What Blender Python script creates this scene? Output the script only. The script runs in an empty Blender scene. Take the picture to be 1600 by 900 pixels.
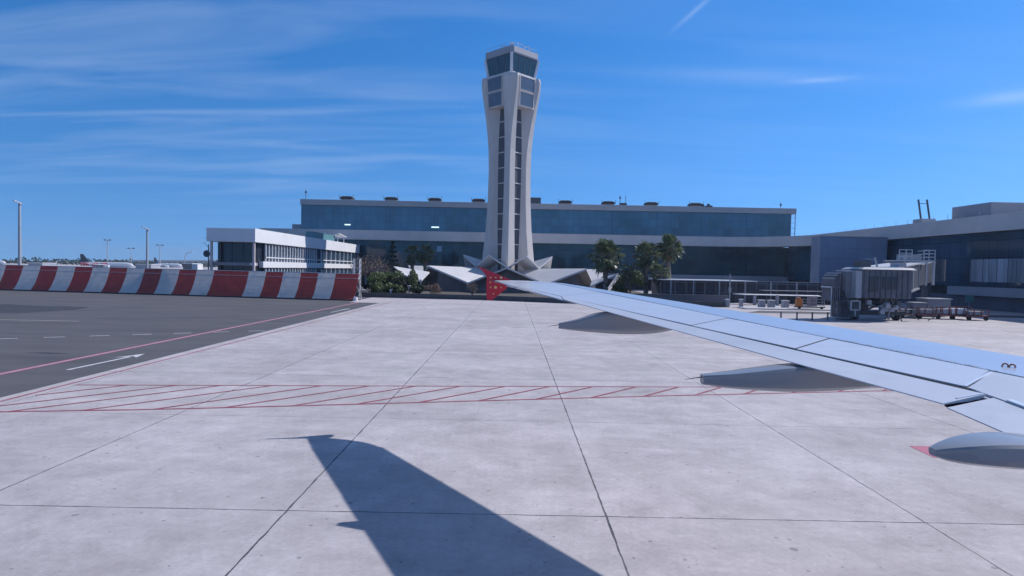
import bpy, bmesh, math, random
from mathutils import Vector, Matrix
random.seed(7)
R = math.radians
S = bpy.context.scene
COL = S.collection

# ------------------------------------------------------------------ camera
H = 4.5
PITCH, ROLL, FPX = R(1.66), R(1.1), 1000.0
fwd = Vector((0, math.cos(PITCH), -math.sin(PITCH)))
up0 = Vector((0, math.sin(PITCH), math.cos(PITCH)))
rt0 = Vector((1, 0, 0))
rt = rt0*math.cos(ROLL) + up0*math.sin(ROLL)
up = up0*math.cos(ROLL) - rt0*math.sin(ROLL)
cam_d = bpy.data.cameras.new('camera'); cam = bpy.data.objects.new('camera', cam_d)
COL.objects.link(cam); S.camera = cam
cam_d.sensor_width = 36; cam_d.lens = 36*FPX/1600
cam_d.clip_start = 0.1; cam_d.clip_end = 20000
M4 = Matrix((rt, up, -fwd)).transposed().to_4x4(); M4.translation = Vector((0, 0, H))
cam.matrix_world = M4

# ------------------------------------------------------------------ sky + sun
SUNV = Vector((1.14, 0.52, 1.0)).normalized()
SUN_EL = math.asin(SUNV.z); SUN_AZ = math.atan2(SUNV.x, SUNV.y)
W = bpy.data.worlds.new('World'); S.world = W; W.use_nodes = True
nt = W.node_tree; nt.nodes.clear()
def N(t, kind, **kw):
    n = t.nodes.new(kind)
    for k, v in kw.items():
        if k.startswith('i_'): n.inputs[k[2:].replace('_', ' ')].default_value = v
        else: setattr(n, k, v)
    return n
out = N(nt, 'ShaderNodeOutputWorld'); bg = N(nt, 'ShaderNodeBackground')
bg.inputs['Strength'].default_value = 0.15
sky = N(nt, 'ShaderNodeTexSky'); sky.sky_type = 'NISHITA'; sky.sun_disc = False
sky.sun_elevation = SUN_EL; sky.sun_rotation = SUN_AZ
sky.altitude = 0; sky.air_density = 1.15; sky.dust_density = 0.1; sky.ozone_density = 5.0
hs = N(nt, 'ShaderNodeHueSaturation'); hs.inputs['Saturation'].default_value = 1.31; hs.inputs['Hue'].default_value = 0.507
hs.inputs['Value'].default_value = 1.02
nt.links.new(sky.outputs[0], hs.inputs['Color'])
# look the sky up a little higher than the view direction: the air here is clean and blue down to the skyline
tc0 = N(nt, 'ShaderNodeTexCoord'); s0 = N(nt, 'ShaderNodeSeparateXYZ'); nt.links.new(tc0.outputs['Generated'], s0.inputs[0])
c0 = N(nt, 'ShaderNodeCombineXYZ'); nt.links.new(s0.outputs[0], c0.inputs[0]); nt.links.new(s0.outputs[1], c0.inputs[1])
za = nt.nodes.new('ShaderNodeMath'); za.operation = 'MULTIPLY_ADD'; nt.links.new(s0.outputs[2], za.inputs[0]); za.inputs[1].default_value = 0.85; za.inputs[2].default_value = 0.20
nt.links.new(za.outputs[0], c0.inputs[2]); vn0 = N(nt, 'ShaderNodeVectorMath', operation='NORMALIZE'); nt.links.new(c0.outputs[0], vn0.inputs[0])
nt.links.new(vn0.outputs[0], sky.inputs['Vector'])
# thin cirrus: noise over the direction projected on a high plane
geo = N(nt, 'ShaderNodeTexCoord'); sep = N(nt, 'ShaderNodeSeparateXYZ')
nt.links.new(geo.outputs['Generated'], sep.inputs[0])
def m(op, a, b=None, c=None, t=nt):
    n = t.nodes.new('ShaderNodeMath'); n.operation = op
    for i, v in enumerate((a, b, c)):
        if v is None: continue
        if isinstance(v, (int, float)): n.inputs[i].default_value = v
        else: t.links.new(v, n.inputs[i])
    return n.outputs[0]
zc = m('MAXIMUM', m('ADD', sep.outputs[2], 0.10), 0.02)
px = m('DIVIDE', sep.outputs[0], zc); py = m('DIVIDE', sep.outputs[1], zc)
cmb = N(nt, 'ShaderNodeCombineXYZ'); nt.links.new(px, cmb.inputs[0]); nt.links.new(py, cmb.inputs[1])
mp = N(nt, 'ShaderNodeMapping'); mp.inputs['Scale'].default_value = (0.33, 1.5, 1); mp.inputs['Rotation'].default_value = (0, 0, R(10))
nt.links.new(cmb.outputs[0], mp.inputs['Vector'])
no1 = N(nt, 'ShaderNodeTexNoise'); no1.inputs['Scale'].default_value = 2.1; no1.inputs['Detail'].default_value = 9; no1.inputs['Roughness'].default_value = 0.52
no1.inputs['Distortion'].default_value = 0.6
nt.links.new(mp.outputs[0], no1.inputs['Vector'])
no2 = N(nt, 'ShaderNodeTexNoise'); no2.inputs['Scale'].default_value = 0.30; no2.inputs['Detail'].default_value = 2
nt.links.new(cmb.outputs[0], no2.inputs['Vector'])
r1 = N(nt, 'ShaderNodeMapRange'); r1.inputs['From Min'].default_value = 0.42; r1.inputs['From Max'].default_value = 0.85
nt.links.new(no1.outputs[0], r1.inputs['Value'])
# more cloud to the left half of the view, as wind-drawn veil
lf = N(nt, 'ShaderNodeMapRange'); lf.inputs['From Min'].default_value = 0.5; lf.inputs['From Max'].default_value = -1.3
lf.inputs['To Min'].default_value = 0.22; lf.inputs['To Max'].default_value = 1.0
nt.links.new(px, lf.inputs['Value'])
hi = N(nt, 'ShaderNodeMapRange'); hi.inputs['From Min'].default_value = 0.05; hi.inputs['From Max'].default_value = 0.16
nt.links.new(sep.outputs[2], hi.inputs['Value'])
ca = m('MULTIPLY', m('MULTIPLY', r1.outputs[0], lf.outputs[0]), m('MULTIPLY', m('ADD', no2.outputs[0], 0.12), 0.40))
ca = m('MULTIPLY', ca, hi.outputs[0])
# three small drawn-out wisps (direction, width along/across)
def wisp(azp, el, la, lc, tilt, strength):
    d = m('SUBTRACT', m('DIVIDE', sep.outputs[0], m('MAXIMUM', sep.outputs[1], 0.05)), azp)
    e = m('SUBTRACT', m('DIVIDE', sep.outputs[2], m('MAXIMUM', sep.outputs[1], 0.05)), el)
    c, s_ = math.cos(tilt), math.sin(tilt)
    a = m('ADD', m('MULTIPLY', d, c), m('MULTIPLY', e, s_)); b = m('SUBTRACT', m('MULTIPLY', e, c), m('MULTIPLY', d, s_))
    q = m('ADD', m('POWER', m('ABSOLUTE', m('DIVIDE', a, la)), 2), m('POWER', m('ABSOLUTE', m('DIVIDE', b, lc)), 2))
    g = m('EXPONENT', m('MULTIPLY', q, -1))
    return m('MULTIPLY', g, m('MULTIPLY', m('ADD', no1.outputs[0], 0.1), strength))
for a in [(0.36, 0.304, 0.16, 0.012, R(-1.0), .16), (0.47, 0.302, 0.045, 0.004, R(5), .28), (0.76, 0.28, 0.08, 0.010, R(8), .28), (0.275, 0.405, 0.040, 0.0035, R(42), .19)]:
    ca = m('ADD', ca, wisp(*a))
# added, unseen: overhead sky greyed and dimmed so shadow fill turns less blue
ov = N(nt, 'ShaderNodeMapRange'); ov.inputs['From Min'].default_value = 0.42; ov.inputs['From Max'].default_value = 0.70; ov.inputs['To Max'].default_value = 0.58
nt.links.new(sep.outputs[2], ov.inputs['Value'])
mix = N(nt, 'ShaderNodeMix', data_type='RGBA'); mix.clamp_factor = True
nt.links.new(ca, mix.inputs[0]); nt.links.new(hs.outputs[0], mix.inputs[6]); mix.inputs[7].default_value = (6.2, 6.9, 8.0, 1)
mixo = N(nt, 'ShaderNodeMix', data_type='RGBA'); nt.links.new(ov.outputs[0], mixo.inputs[0]); nt.links.new(mix.outputs[2], mixo.inputs[6]); mixo.inputs[7].default_value = (0.95, 1.1, 1.35, 1)
nt.links.new(mixo.outputs[2], bg.inputs['Color']); nt.links.new(bg.outputs[0], out.inputs[0])
sd = bpy.data.lights.new('sun', 'SUN'); so = bpy.data.objects.new('sun', sd); COL.objects.link(so)
sd.energy = 4.2; sd.angle = R(0.55); sd.color = (1.0, 0.965, 0.95)
so.rotation_mode = 'QUATERNION'; so.rotation_quaternion = SUNV.to_track_quat('Z', 'Y'); so.location = (40, 20, 60)
S.view_settings.view_transform = 'Standard'; S.view_settings.look = 'None'
S.view_settings.exposure = 0.0; S.view_settings.gamma = 1.0; S.view_settings.use_curve_mapping = False
S.render.engine = 'CYCLES'

# ------------------------------------------------------------------ pixel helpers (1600x900 survey of the photo)
def ray(x, y): return fwd + rt*((x-800)/FPX) + up*((450-y)/FPX)
def at(x, y, Y): r = ray(x, y); return Vector((0, 0, H)) + r*(Y/r.y)
def gp(x, y, z=0): r = ray(x, y); return Vector((0, 0, H)) + r*((z-H)/r.z)

# ------------------------------------------------------------------ materials
MATS = {}
def mat(name, col, rough=0.6, metal=0.0, var=0.12, scale=1.5, bump=0.0, spec=0.5, stretch=(1, 1, 1), coat=0.0, detail=6, emit=None, rnd=0.0, dirt=None):
    if name in MATS: return MATS[name]
    M = bpy.data.materials.new(name); M.use_nodes = True; t = M.node_tree
    b = t.nodes['Principled BSDF']
    b.inputs['Roughness'].default_value = rough; b.inputs['Metallic'].default_value = metal
    b.inputs['Specular IOR Level'].default_value = spec; b.inputs['Coat Weight'].default_value = coat
    tc = N(t, 'ShaderNodeTexCoord'); mpn = N(t, 'ShaderNodeMapping'); mpn.inputs['Scale'].default_value = stretch
    t.links.new(tc.outputs['Object'], mpn.inputs[0])
    n1 = N(t, 'ShaderNodeTexNoise'); n1.inputs['Scale'].default_value = scale; n1.inputs['Detail'].default_value = detail; n1.inputs['Roughness'].default_value = 0.6
    t.links.new(mpn.outputs[0], n1.inputs['Vector'])
    rr = N(t, 'ShaderNodeMapRange'); rr.inputs['From Min'].default_value = 0.3; rr.inputs['From Max'].default_value = 0.7
    rr.inputs['To Min'].default_value = 1-var; rr.inputs['To Max'].default_value = 1+var
    t.links.new(n1.outputs[0], rr.inputs[0])
    mx = N(t, 'ShaderNodeMix', data_type='RGBA', blend_type='MULTIPLY'); mx.inputs[0].default_value = 1
    mx.inputs[6].default_value = (*col, 1)
    val = rr.outputs[0]
    if rnd:
        oi = N(t, 'ShaderNodeObjectInfo'); val = m('MULTIPLY', val, m('ADD', m('MULTIPLY', oi.outputs['Random'], 2*rnd, t=t), 1-rnd, t=t), t=t)
    t.links.new(val, mx.inputs[7])
    colout = mx.outputs[2]
    if dirt:
        n2 = N(t, 'ShaderNodeTexNoise'); n2.inputs['Scale'].default_value = dirt[1]; n2.inputs['Detail'].default_value = 8; n2.inputs['Roughness'].default_value = .65
        t.links.new(mpn.outputs[0], n2.inputs['Vector'])
        r2 = N(t, 'ShaderNodeMapRange'); r2.inputs['From Min'].default_value = 0.52; r2.inputs['From Max'].default_value = 0.72; r2.inputs['To Max'].default_value = dirt[2]
        t.links.new(n2.outputs[0], r2.inputs[0])
        m2 = N(t, 'ShaderNodeMix', data_type='RGBA'); t.links.new(r2.outputs[0], m2.inputs[0]); t.links.new(colout, m2.inputs[6]); m2.inputs[7].default_value = (*dirt[0], 1)
        colout = m2.outputs[2]
    t.links.new(colout, b.inputs['Base Color'])
    if bump:
        bp = N(t, 'ShaderNodeBump'); bp.inputs['Strength'].default_value = bump; bp.inputs['Distance'].default_value = 0.05
        t.links.new(n1.outputs[0], bp.inputs['Height']); t.links.new(bp.outputs[0], b.inputs['Normal'])
    if emit:
        b.inputs['Emission Color'].default_value = (*emit[:3], 1); b.inputs['Emission Strength'].default_value = emit[3]
    MATS[name] = M
    return M

def glass_mat(name, col, gx, gz, axis='X', line=0.04, rough=0.06, ior=1.9, linecol=(.05, .07, .09), var=.35, wob=.02):
    """reflective coated curtain-wall glass with a joint grid and pane-to-pane differences"""
    if name in MATS: return MATS[name]
    M = bpy.data.materials.new(name); M.use_nodes = True; t = M.node_tree; b = t.nodes['Principled BSDF']
    b.inputs['IOR'].default_value = ior; b.inputs['Roughness'].default_value = rough
    g = N(t, 'ShaderNodeNewGeometry'); s = N(t, 'ShaderNodeSeparateXYZ'); t.links.new(g.outputs['Position'], s.inputs[0])
    a = s.outputs[0 if axis == 'X' else 1]; z = s.outputs[2]
    ua = m('DIVIDE', a, gx, t=t); uz = m('DIVIDE', z, gz, t=t)
    fa = m('FLOOR', ua, t=t); fz = m('FLOOR', uz, t=t)
    da = m('MULTIPLY', m('ABSOLUTE', m('SUBTRACT', m('FRACT', ua, t=t), .5, t=t), t=t), gx, t=t)
    dz = m('MULTIPLY', m('ABSOLUTE', m('SUBTRACT', m('FRACT', uz, t=t), .5, t=t), t=t), gz, t=t)
    la = m('GREATER_THAN', da, gx/2-line, t=t); lz = m('GREATER_THAN', dz, gz/2-line, t=t)
    ln = m('MAXIMUM', la, lz, t=t)
    cm = N(t, 'ShaderNodeCombineXYZ'); t.links.new(fa, cm.inputs[0]); t.links.new(fz, cm.inputs[1])
    wn = N(t, 'ShaderNodeTexWhiteNoise', noise_dimensions='3D'); t.links.new(cm.outputs[0], wn.inputs['Vector'])
    n2 = N(t, 'ShaderNodeTexNoise'); n2.inputs['Scale'].default_value = .09; n2.inputs['Detail'].default_value = 5
    t.links.new(g.outputs['Position'], n2.inputs['Vector'])
    v = m('ADD', m('MULTIPLY', wn.outputs['Value'], var, t=t), m('ADD', m('MULTIPLY', n2.outputs[0], 1.7, t=t), -.02-var/2+.15, t=t), t=t)
    mx = N(t, 'ShaderNodeMix', data_type='RGBA', blend_type='MULTIPLY'); mx.inputs[0].default_value = 1; mx.inputs[6].default_value = (*col, 1); t.links.new(v, mx.inputs[7])
    m2 = N(t, 'ShaderNodeMix', data_type='RGBA'); t.links.new(ln, m2.inputs[0]); t.links.new(mx.outputs[2], m2.inputs[6]); m2.inputs[7].default_value = (*linecol, 1)
    t.links.new(m2.outputs[2], b.inputs['Base Color'])
    # each pane sits a little out of true
    vs = N(t, 'ShaderNodeVectorMath', operation='SUBTRACT'); t.links.new(wn.outputs['Color'], vs.inputs[0]); vs.inputs[1].default_value = (.5, .5, .5)
    vm = N(t, 'ShaderNodeVectorMath', operation='SCALE'); t.links.new(vs.outputs[0], vm.inputs[0]); vm.inputs['Scale'].default_value = wob
    va = N(t, 'ShaderNodeVectorMath', operation='ADD'); t.links.new(vm.outputs[0], va.inputs[0]); t.links.new(g.outputs['Normal'], va.inputs[1])
    vn = N(t, 'ShaderNodeVectorMath', operation='NORMALIZE'); t.links.new(va.outputs[0], vn.inputs[0]); t.links.new(vn.outputs[0], b.inputs['Normal'])
    MATS[name] = M; return M

# ------------------------------------------------------------------ mesh helpers
class MB:
    def __init__(s): s.b = bmesh.new()
    def box(s, x0, x1, y0, y1, z0, z1):
        v = [s.b.verts.new(p) for p in ((x0,y0,z0),(x1,y0,z0),(x1,y1,z0),(x0,y1,z0),(x0,y0,z1),(x1,y0,z1),(x1,y1,z1),(x0,y1,z1))]
        for f in ((0,3,2,1),(4,5,6,7),(0,1,5,4),(1,2,6,5),(2,3,7,6),(3,0,4,7)): s.b.faces.new([v[i] for i in f])
        return s
    def obox(s, c, ax, ay, az):      # oriented box: centre + half vectors
        c, ax, ay, az = map(Vector, (c, ax, ay, az))
        v = [s.b.verts.new(c + ax*i + ay*j + az*k) for i, j, k in ((-1,-1,-1),(1,-1,-1),(1,1,-1),(-1,1,-1),(-1,-1,1),(1,-1,1),(1,1,1),(-1,1,1))]
        for f in ((0,3,2,1),(4,5,6,7),(0,1,5,4),(1,2,6,5),(2,3,7,6),(3,0,4,7)): s.b.faces.new([v[i] for i in f])
        return s
    def beam(s, a, b_, w, h=None, upv=(0, 0, 1)):
        a, b_ = Vector(a), Vector(b_); d = b_-a; h = h or w
        sd_ = d.cross(Vector(upv));
        if sd_.length < 1e-6: sd_ = d.cross(Vector((0, 1, 0)))
        sd_.normalize(); u_ = sd_.cross(d).normalized()
        return s.obox((a+b_)/2, d/2, sd_*w/2, u_*h/2)
    def tube(s, pts, rad, n=10, cap=True):
        pts = [Vector(p) for p in pts]; rad = rad if isinstance(rad, (list, tuple)) else [rad]*len(pts)
        rings = []
        for i, p in enumerate(pts):
            d = (pts[min(i+1, len(pts)-1)] - pts[max(i-1, 0)]).normalized()
            a = d.cross(Vector((0, 0, 1)));
            if a.length < 1e-3: a = d.cross(Vector((0, 1, 0)))
            a.normalize(); c = d.cross(a).normalized()
            rings.append([s.b.verts.new(p + (a*math.cos(2*math.pi*k/n) + c*math.sin(2*math.pi*k/n))*rad[i]) for k in range(n)])
        s.rings(rings, cap); return s
    def rings(s, rings, cap=True):
        for r0, r1_ in zip(rings[:-1], rings[1:]):
            n = len(r0)
            for k in range(n): s.b.faces.new((r0[k], r0[(k+1) % n], r1_[(k+1) % n], r1_[k]))
        if cap: s.b.faces.new(list(reversed(rings[0]))); s.b.faces.new(rings[-1])
    def loft(s, secs, cap=True):
        s.rings([[s.b.verts.new(p) for p in sec] for sec in secs], cap); return s
    def prism(s, poly, z0, z1):
        return s.loft([[(x, y, z0) for x, y in poly], [(x, y, z1) for x, y in poly]])
    def poly(s, pts): s.b.faces.new([s.b.verts.new(p) for p in pts]); return s
    def solid(s, pts, th):           # thin plate from a polygon, thickness along its normal
        pts = [Vector(p) for p in pts]; nrm = Vector((0, 0, 0))
        for i in range(len(pts)): nrm += pts[i].cross(pts[(i+1) % len(pts)])
        nrm.normalize(); return s.loft([[p - nrm*th for p in pts], pts])
    def grid(s, f, nu, nv, th):      # closed thick sheet, f(u,v)->Vector top point
        T = [[s.b.verts.new(f(i/nu, j/nv)) for j in range(nv+1)] for i in range(nu+1)]
        B = [[s.b.verts.new(Vector(f(i/nu, j/nv)) - Vector((0, 0, th))) for j in range(nv+1)] for i in range(nu+1)]
        for i in range(nu):
            for j in range(nv):
                s.b.faces.new((T[i][j], T[i+1][j], T[i+1][j+1], T[i][j+1])); s.b.faces.new((B[i][j], B[i][j+1], B[i+1][j+1], B[i+1][j]))
        for i in range(nu):
            s.b.faces.new((T[i][0], B[i][0], B[i+1][0], T[i+1][0])); s.b.faces.new((T[i][nv], T[i+1][nv], B[i+1][nv], B[i][nv]))
        for j in range(nv):
            s.b.faces.new((T[0][j], T[0][j+1], B[0][j+1], B[0][j])); s.b.faces.new((T[nu][j], B[nu][j], B[nu][j+1], T[nu][j+1]))
        return s
    def build(s, name, material, parent=None, smooth=False, bevel=0.0):
        bmesh.ops.recalc_face_normals(s.b, faces=s.b.faces[:])
        me = bpy.data.meshes.new(name); s.b.to_mesh(me); s.b.free()
        if smooth:
            for p in me.polygons: p.use_smooth = True
        for mm in (material if isinstance(material, (list, tuple)) else [material]): me.materials.append(mm)
        o = bpy.data.objects.new(name, me); COL.objects.link(o)
        if parent:
            o.parent = parent; o.matrix_parent_inverse = parent_inv(parent)
        if bevel:
            bv = o.modifiers.new('bevel', 'BEVEL'); bv.width = bevel; bv.segments = 2; bv.limit_method = 'ANGLE'
        if smooth == 'auto':
            pass
        return o
def parent_inv(p):
    mtx = Matrix.Identity(4); q = p; chain = []
    while q: chain.append(q); q = q.parent
    for q in reversed(chain): mtx = mtx @ q.matrix_parent_inverse @ Matrix.LocRotScale(q.location, q.rotation_euler, q.scale)
    return mtx.inverted()
def tag(o, label=None, cat=None, group=None, kind=None):
    if label: o['label'] = label
    if cat: o['category'] = cat
    if group: o['group'] = group
    if kind: o['kind'] = kind
    return o
def thing(name, label, cat, loc=(0, 0, 0), group=None):
    o = bpy.data.objects.new(name, None); COL.objects.link(o); o.location = loc; o.empty_display_size = .5
    return tag(o, label, cat, group)
def struct(name, mb, material): return tag(mb.build(name, material), kind='structure')
def copy_thing(root, loc, label):
    """copy of a thing with copies of its parts (and their parts)"""
    r = root.copy(); COL.objects.link(r); r.location = loc; r['label'] = label
    for ch in list(root.children):
        c = ch.copy(); COL.objects.link(c); c.parent = r; c.matrix_parent_inverse = ch.matrix_parent_inverse.copy()
        for g in list(ch.children):
            d = g.copy(); COL.objects.link(d); d.parent = c; d.matrix_parent_inverse = g.matrix_parent_inverse.copy()
    return r

# common materials
CONC_L = mat('pale_concrete', (.50, .485, .50), .75, var=.10, scale=.5, dirt=((.30, .29, .31), .35, .35), stretch=(1, 1, .35))
CONC_W = mat('white_render', (.72, .72, .74), .6, var=.05, scale=.4)
CONC_G = mat('grey_cladding', (.33, .335, .37), .6, var=.08, scale=.3)
RIB = mat('ribbon_cladding', (.62, .575, .56), .5, var=.08, scale=.25)
STEEL = mat('galvanised_steel', (.42, .43, .46), .45, .5, var=.15, scale=4)
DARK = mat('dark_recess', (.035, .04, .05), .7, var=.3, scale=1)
DSTEEL = mat('dark_steel', (.09, .10, .12), .5, .3, var=.2, scale=3)
WHITE = mat('white_paint', (.78, .78, .80), .45, var=.06, scale=2)
WHITEM = mat('white_metal', (.70, .71, .74), .4, var=.08, scale=2)
RUBBER = mat('tyre_rubber', (.02, .02, .022), .8)

# ------------------------------------------------------------------ ground
def ground_material():
    M = bpy.data.materials.new('apron_concrete'); M.use_nodes = True; t = M.node_tree; b = t.nodes['Principled BSDF']
    g = N(t, 'ShaderNodeNewGeometry'); s = N(t, 'ShaderNodeSeparateXYZ'); t.links.new(g.outputs['Position'], s.inputs[0])
    def noise(scale, det=6, rough=.6, st=(1, 1, 1), rot=0, dist=0):
        mp_ = N(t, 'ShaderNodeMapping'); mp_.inputs['Scale'].default_value = st; mp_.inputs['Rotation'].default_value = (0, 0, rot)
        t.links.new(g.outputs['Position'], mp_.inputs[0])
        n = N(t, 'ShaderNodeTexNoise'); n.inputs['Scale'].default_value = scale; n.inputs['Detail'].default_value = det; n.inputs['Roughness'].default_value = rough; n.inputs['Distortion'].default_value = dist
        t.links.new(mp_.outputs[0], n.inputs['Vector']); return n.outputs[0]
    def rng(v, a, b_, c=0., d=1.):
        r = N(t, 'ShaderNodeMapRange'); t.links.new(v, r.inputs[0]); r.inputs['From Min'].default_value = a; r.inputs['From Max'].default_value = b_
        r.inputs['To Min'].default_value = c; r.inputs['To Max'].default_value = d; return r.outputs[0]
    wob = m('MULTIPLY', m('SUBTRACT', noise(2.2, 4), .5, t=t), .05, t=t)
    def joint(coord, off, sp):
        u = m('DIVIDE', m('SUBTRACT', m('ADD', coord, wob, t=t), off, t=t), sp, t=t)
        fr = m('FRACT', m('ADD', u, .5, t=t), t=t)
        return m('MULTIPLY', m('ABSOLUTE', m('SUBTRACT', fr, .5, t=t), t=t), sp, t=t), m('FLOOR', m('ADD', u, 0, t=t), t=t), m('ROUND', u, t=t)
    dx, cx, jx = joint(s.outputs[0], -4.05, 5.86); dy, cy, jy = joint(s.outputs[1], 11.62, 7.28)
    # width grows a little with how badly each joint is spalled
    wn = N(t, 'ShaderNodeTexWhiteNoise', noise_dimensions='1D'); t.links.new(jy, wn.inputs['W'])
    sp_ = noise(1.3, 5, .7)
    wid = m('ADD', .012, m('MULTIPLY', rng(sp_, .45, .75), .016, t=t), t=t)
    wx = N(t, 'ShaderNodeTexWhiteNoise', noise_dimensions='1D'); t.links.new(m('ADD', jx, 31.0, t=t), wx.inputs['W'])
    lx = m('LESS_THAN', dx, m('MULTIPLY', wid, m('ADD', .85, m('MULTIPLY', wx.outputs['Value'], .4, t=t), t=t), t=t), t=t)
    ly = m('LESS_THAN', dy, m('MULTIPLY', wid, m('ADD', .55, m('MULTIPLY', wn.outputs['Value'], .9, t=t), t=t), t=t), t=t)
    ln = m('MAXIMUM', lx, ly, t=t)
    # slab to slab difference
    cm = N(t, 'ShaderNodeCombineXYZ'); t.links.new(cx, cm.inputs[0]); t.links.new(cy, cm.inputs[1])
    w2 = N(t, 'ShaderNodeTexWhiteNoise', noise_dimensions='2D'); t.links.new(cm.outputs[0], w2.inputs['Vector'])
    v = m('ADD', .955, m('MULTIPLY', w2.outputs['Value'], .09, t=t), t=t)
    v = m('MULTIPLY', v, rng(noise(.16, 7, .62), .35, .65, .88, 1.08), t=t)
    v = m('MULTIPLY', v, rng(noise(.55, 8, .7, (1, 1, 1), R(30), .8), .36, .62, .89, 1.06), t=t)
    v = m('MULTIPLY', v, rng(noise(1.1, 9, .76), .36, .64, .86, 1.09), t=t)
    v = m('MULTIPLY', v, rng(noise(.3, 7, .66, (.5, 1.5, 1), R(14)), .34, .66, .90, 1.06), t=t)       # brushed streaks
    v = m('MULTIPLY', v, rng(noise(9, 6, .85), .38, .62, .90, 1.07), t=t)
    v = m('MULTIPLY', v, rng(noise(.05, 3, .5, (3.0, .35, 1), R(-14)), .58, .72, 1.0, .93), t=t)       # broad tyre wear
    # paler band where joints were cut and resealed
    v = m('MULTIPLY', v, m('ADD', 1, m('MULTIPLY', m('MULTIPLY', m('LESS_THAN', dx, .16, t=t), rng(noise(.35, 3), .4, .6), t=t), .05, t=t), t=t), t=t)
    # oil drips and pits
    spots = []
    for (vsc, pw, thr) in ((1.7, 3.5, .115), (5.0, 3, .19)):
        vo = N(t, 'ShaderNodeTexVoronoi'); vo.inputs['Scale'].default_value = vsc; t.links.new(g.outputs['Position'], vo.inputs['Vector'])
        sz = N(t, 'ShaderNodeSeparateColor'); t.links.new(vo.outputs['Color'], sz.inputs[0])
        spots.append(m('LESS_THAN', m('ADD', vo.outputs['Distance'], m('MULTIPLY', m('SUBTRACT', noise(20, 3), .5, t=t), .16, t=t), t=t), m('MULTIPLY', m('POWER', sz.outputs[0], pw, t=t), thr, t=t), t=t))
    spot = m('MAXIMUM', spots[0], spots[1], t=t)
    blot = rng(noise(.9, 7, .78), .60, .78, 0, .38)
    cr = N(t, 'ShaderNodeMix', data_type='RGBA', blend_type='MULTIPLY'); cr.inputs[0].default_value = 1; cr.inputs[6].default_value = (.545, .500, .512, 1); t.links.new(v, cr.inputs[7])
    warm = N(t, 'ShaderNodeMix', data_type='RGBA'); t.links.new(rng(noise(.3, 4), .45, .75, 0, .35), warm.inputs[0]); t.links.new(cr.outputs[2], warm.inputs[6]); warm.inputs[7].default_value = (.47, .46, .45, 1)
    a = N(t, 'ShaderNodeMix', data_type='RGBA'); t.links.new(m('ADD', m('MULTIPLY', spot, .58, t=t), blot, t=t), a.inputs[0]); t.links.new(warm.outputs[2], a.inputs[6]); a.inputs[7].default_value = (.17, .16, .17, 1)
    j = N(t, 'ShaderNodeMix', data_type='RGBA'); t.links.new(m('MULTIPLY', ln, rng(noise(.25, 5, .7), .35, .65, .70, 1.0), t=t), j.inputs[0]); t.links.new(a.outputs[2], j.inputs[6]); j.inputs[7].default_value = (.055, .055, .065, 1)
    t.links.new(j.outputs[2], b.inputs['Base Color']); b.inputs['Roughness'].default_value = .82; b.inputs['Specular IOR Level'].default_value = .3
    bp = N(t, 'ShaderNodeBump'); bp.inputs['Strength'].default_value = .25; bp.inputs['Distance'].default_value = .02
    t.links.new(m('SUBTRACT', noise(6, 8, .75), m('MULTIPLY', ln, .6, t=t), t=t), bp.inputs['Height']); t.links.new(bp.outputs[0], b.inputs['Normal'])
    return M
GM = ground_material()
b = MB(); b.poly([(-3500, -300, 0), (3500, -300, 0), (3500, 6000, 0), (-3500, 6000, 0)])
struct('ground', b, GM)
ASPH = mat('asphalt', (.118, .116, .124), .85, var=.16, scale=.35, dirt=((.055, .058, .07), .12, .5), stretch=(.5, 1.6, 1), detail=8, spec=.3)
b = MB(); b.poly([(-170, 4, .004), (-16.65, 4, .004), (-16.5, 79.5, .004), (-20.5, 80.5, .004), (-20.6, 300, .004), (-400, 300, .004), (-400, 4, .004)])
struct('asphalt_road', b, ASPH)
b = MB(); b.poly([(27.3, 74.2, .004), (67, 74.2, .004), (67, 78.8, .004), (30.5, 78.8, .004)])
struct('painted_shadow_band', b, ASPH)  # dark band laid on the concrete, painting in a thin cast shadow
def blob(name, pts, material, z=.006):
    b = MB(); b.poly([(p.x, p.y, z) for p in pts]); return struct(name, b, material)
SHADEP = mat('painted_shade_patch', (.052, .054, .062), .8, var=.25, scale=.6)  # dark colour of patches that paint an out-of-view shadow onto the asphalt
blob('painted_shade_patch', [gp(-60, 488), gp(-60, 476), gp(10, 475), gp(60, 478), gp(105, 478.5), gp(142, 480), (gp(118, 484)), gp(70, 487), gp(20, 490)], SHADEP)
blob('painted_shade_patch', [gp(36, 551), gp(70, 550.4), gp(112, 552.5), gp(80, 553.5)], SHADEP)
# painted markings
REDP = mat('red_road_paint', (.36, .085, .12), .7, var=.2, scale=2.5, dirt=((.38, .33, .36), 1.6, .55))
PINKP = mat('worn_pink_paint', (.50, .30, .36), .7, var=.15, scale=2)
WHP = mat('white_road_paint', (.66, .66, .68), .65, var=.12, scale=2, dirt=((.2, .2, .22), 2.2, .4))
GREYP = mat('worn_yellow_paint', (.36, .34, .30), .7, var=.2, scale=2)
def stripe(mb, a, b_, w, z=.008):
    a = Vector((a[0], a[1], z)); b_ = Vector((b_[0], b_[1], z)); d = (b_-a).normalized(); n = Vector((-d.y, d.x, 0))*w/2
    mb.poly([a-n, b_-n, b_+n, a+n])
b = MB()
stripe(b, (-16.25, 14), (-15.78, 47), .11); stripe(b, (-15.78, 47.05), (-15.5, 82), .11)
struct('apron_edge_line', b, REDP)
def lowY(x):
    P = [(-16.1, 18.62), (-13.5, 19.07), (-11.4, 19.4), (-9.3, 19.83), (-7.05, 20.32), (5.2, 23.12), (14.44, 25.03), (30, 28.3)]
    for (x0, y0), (x1, y1) in zip(P[:-1], P[1:]):
        if x <= x1: return y0 + (y1-y0)*(x-x0)/(x1-x0)
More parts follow.
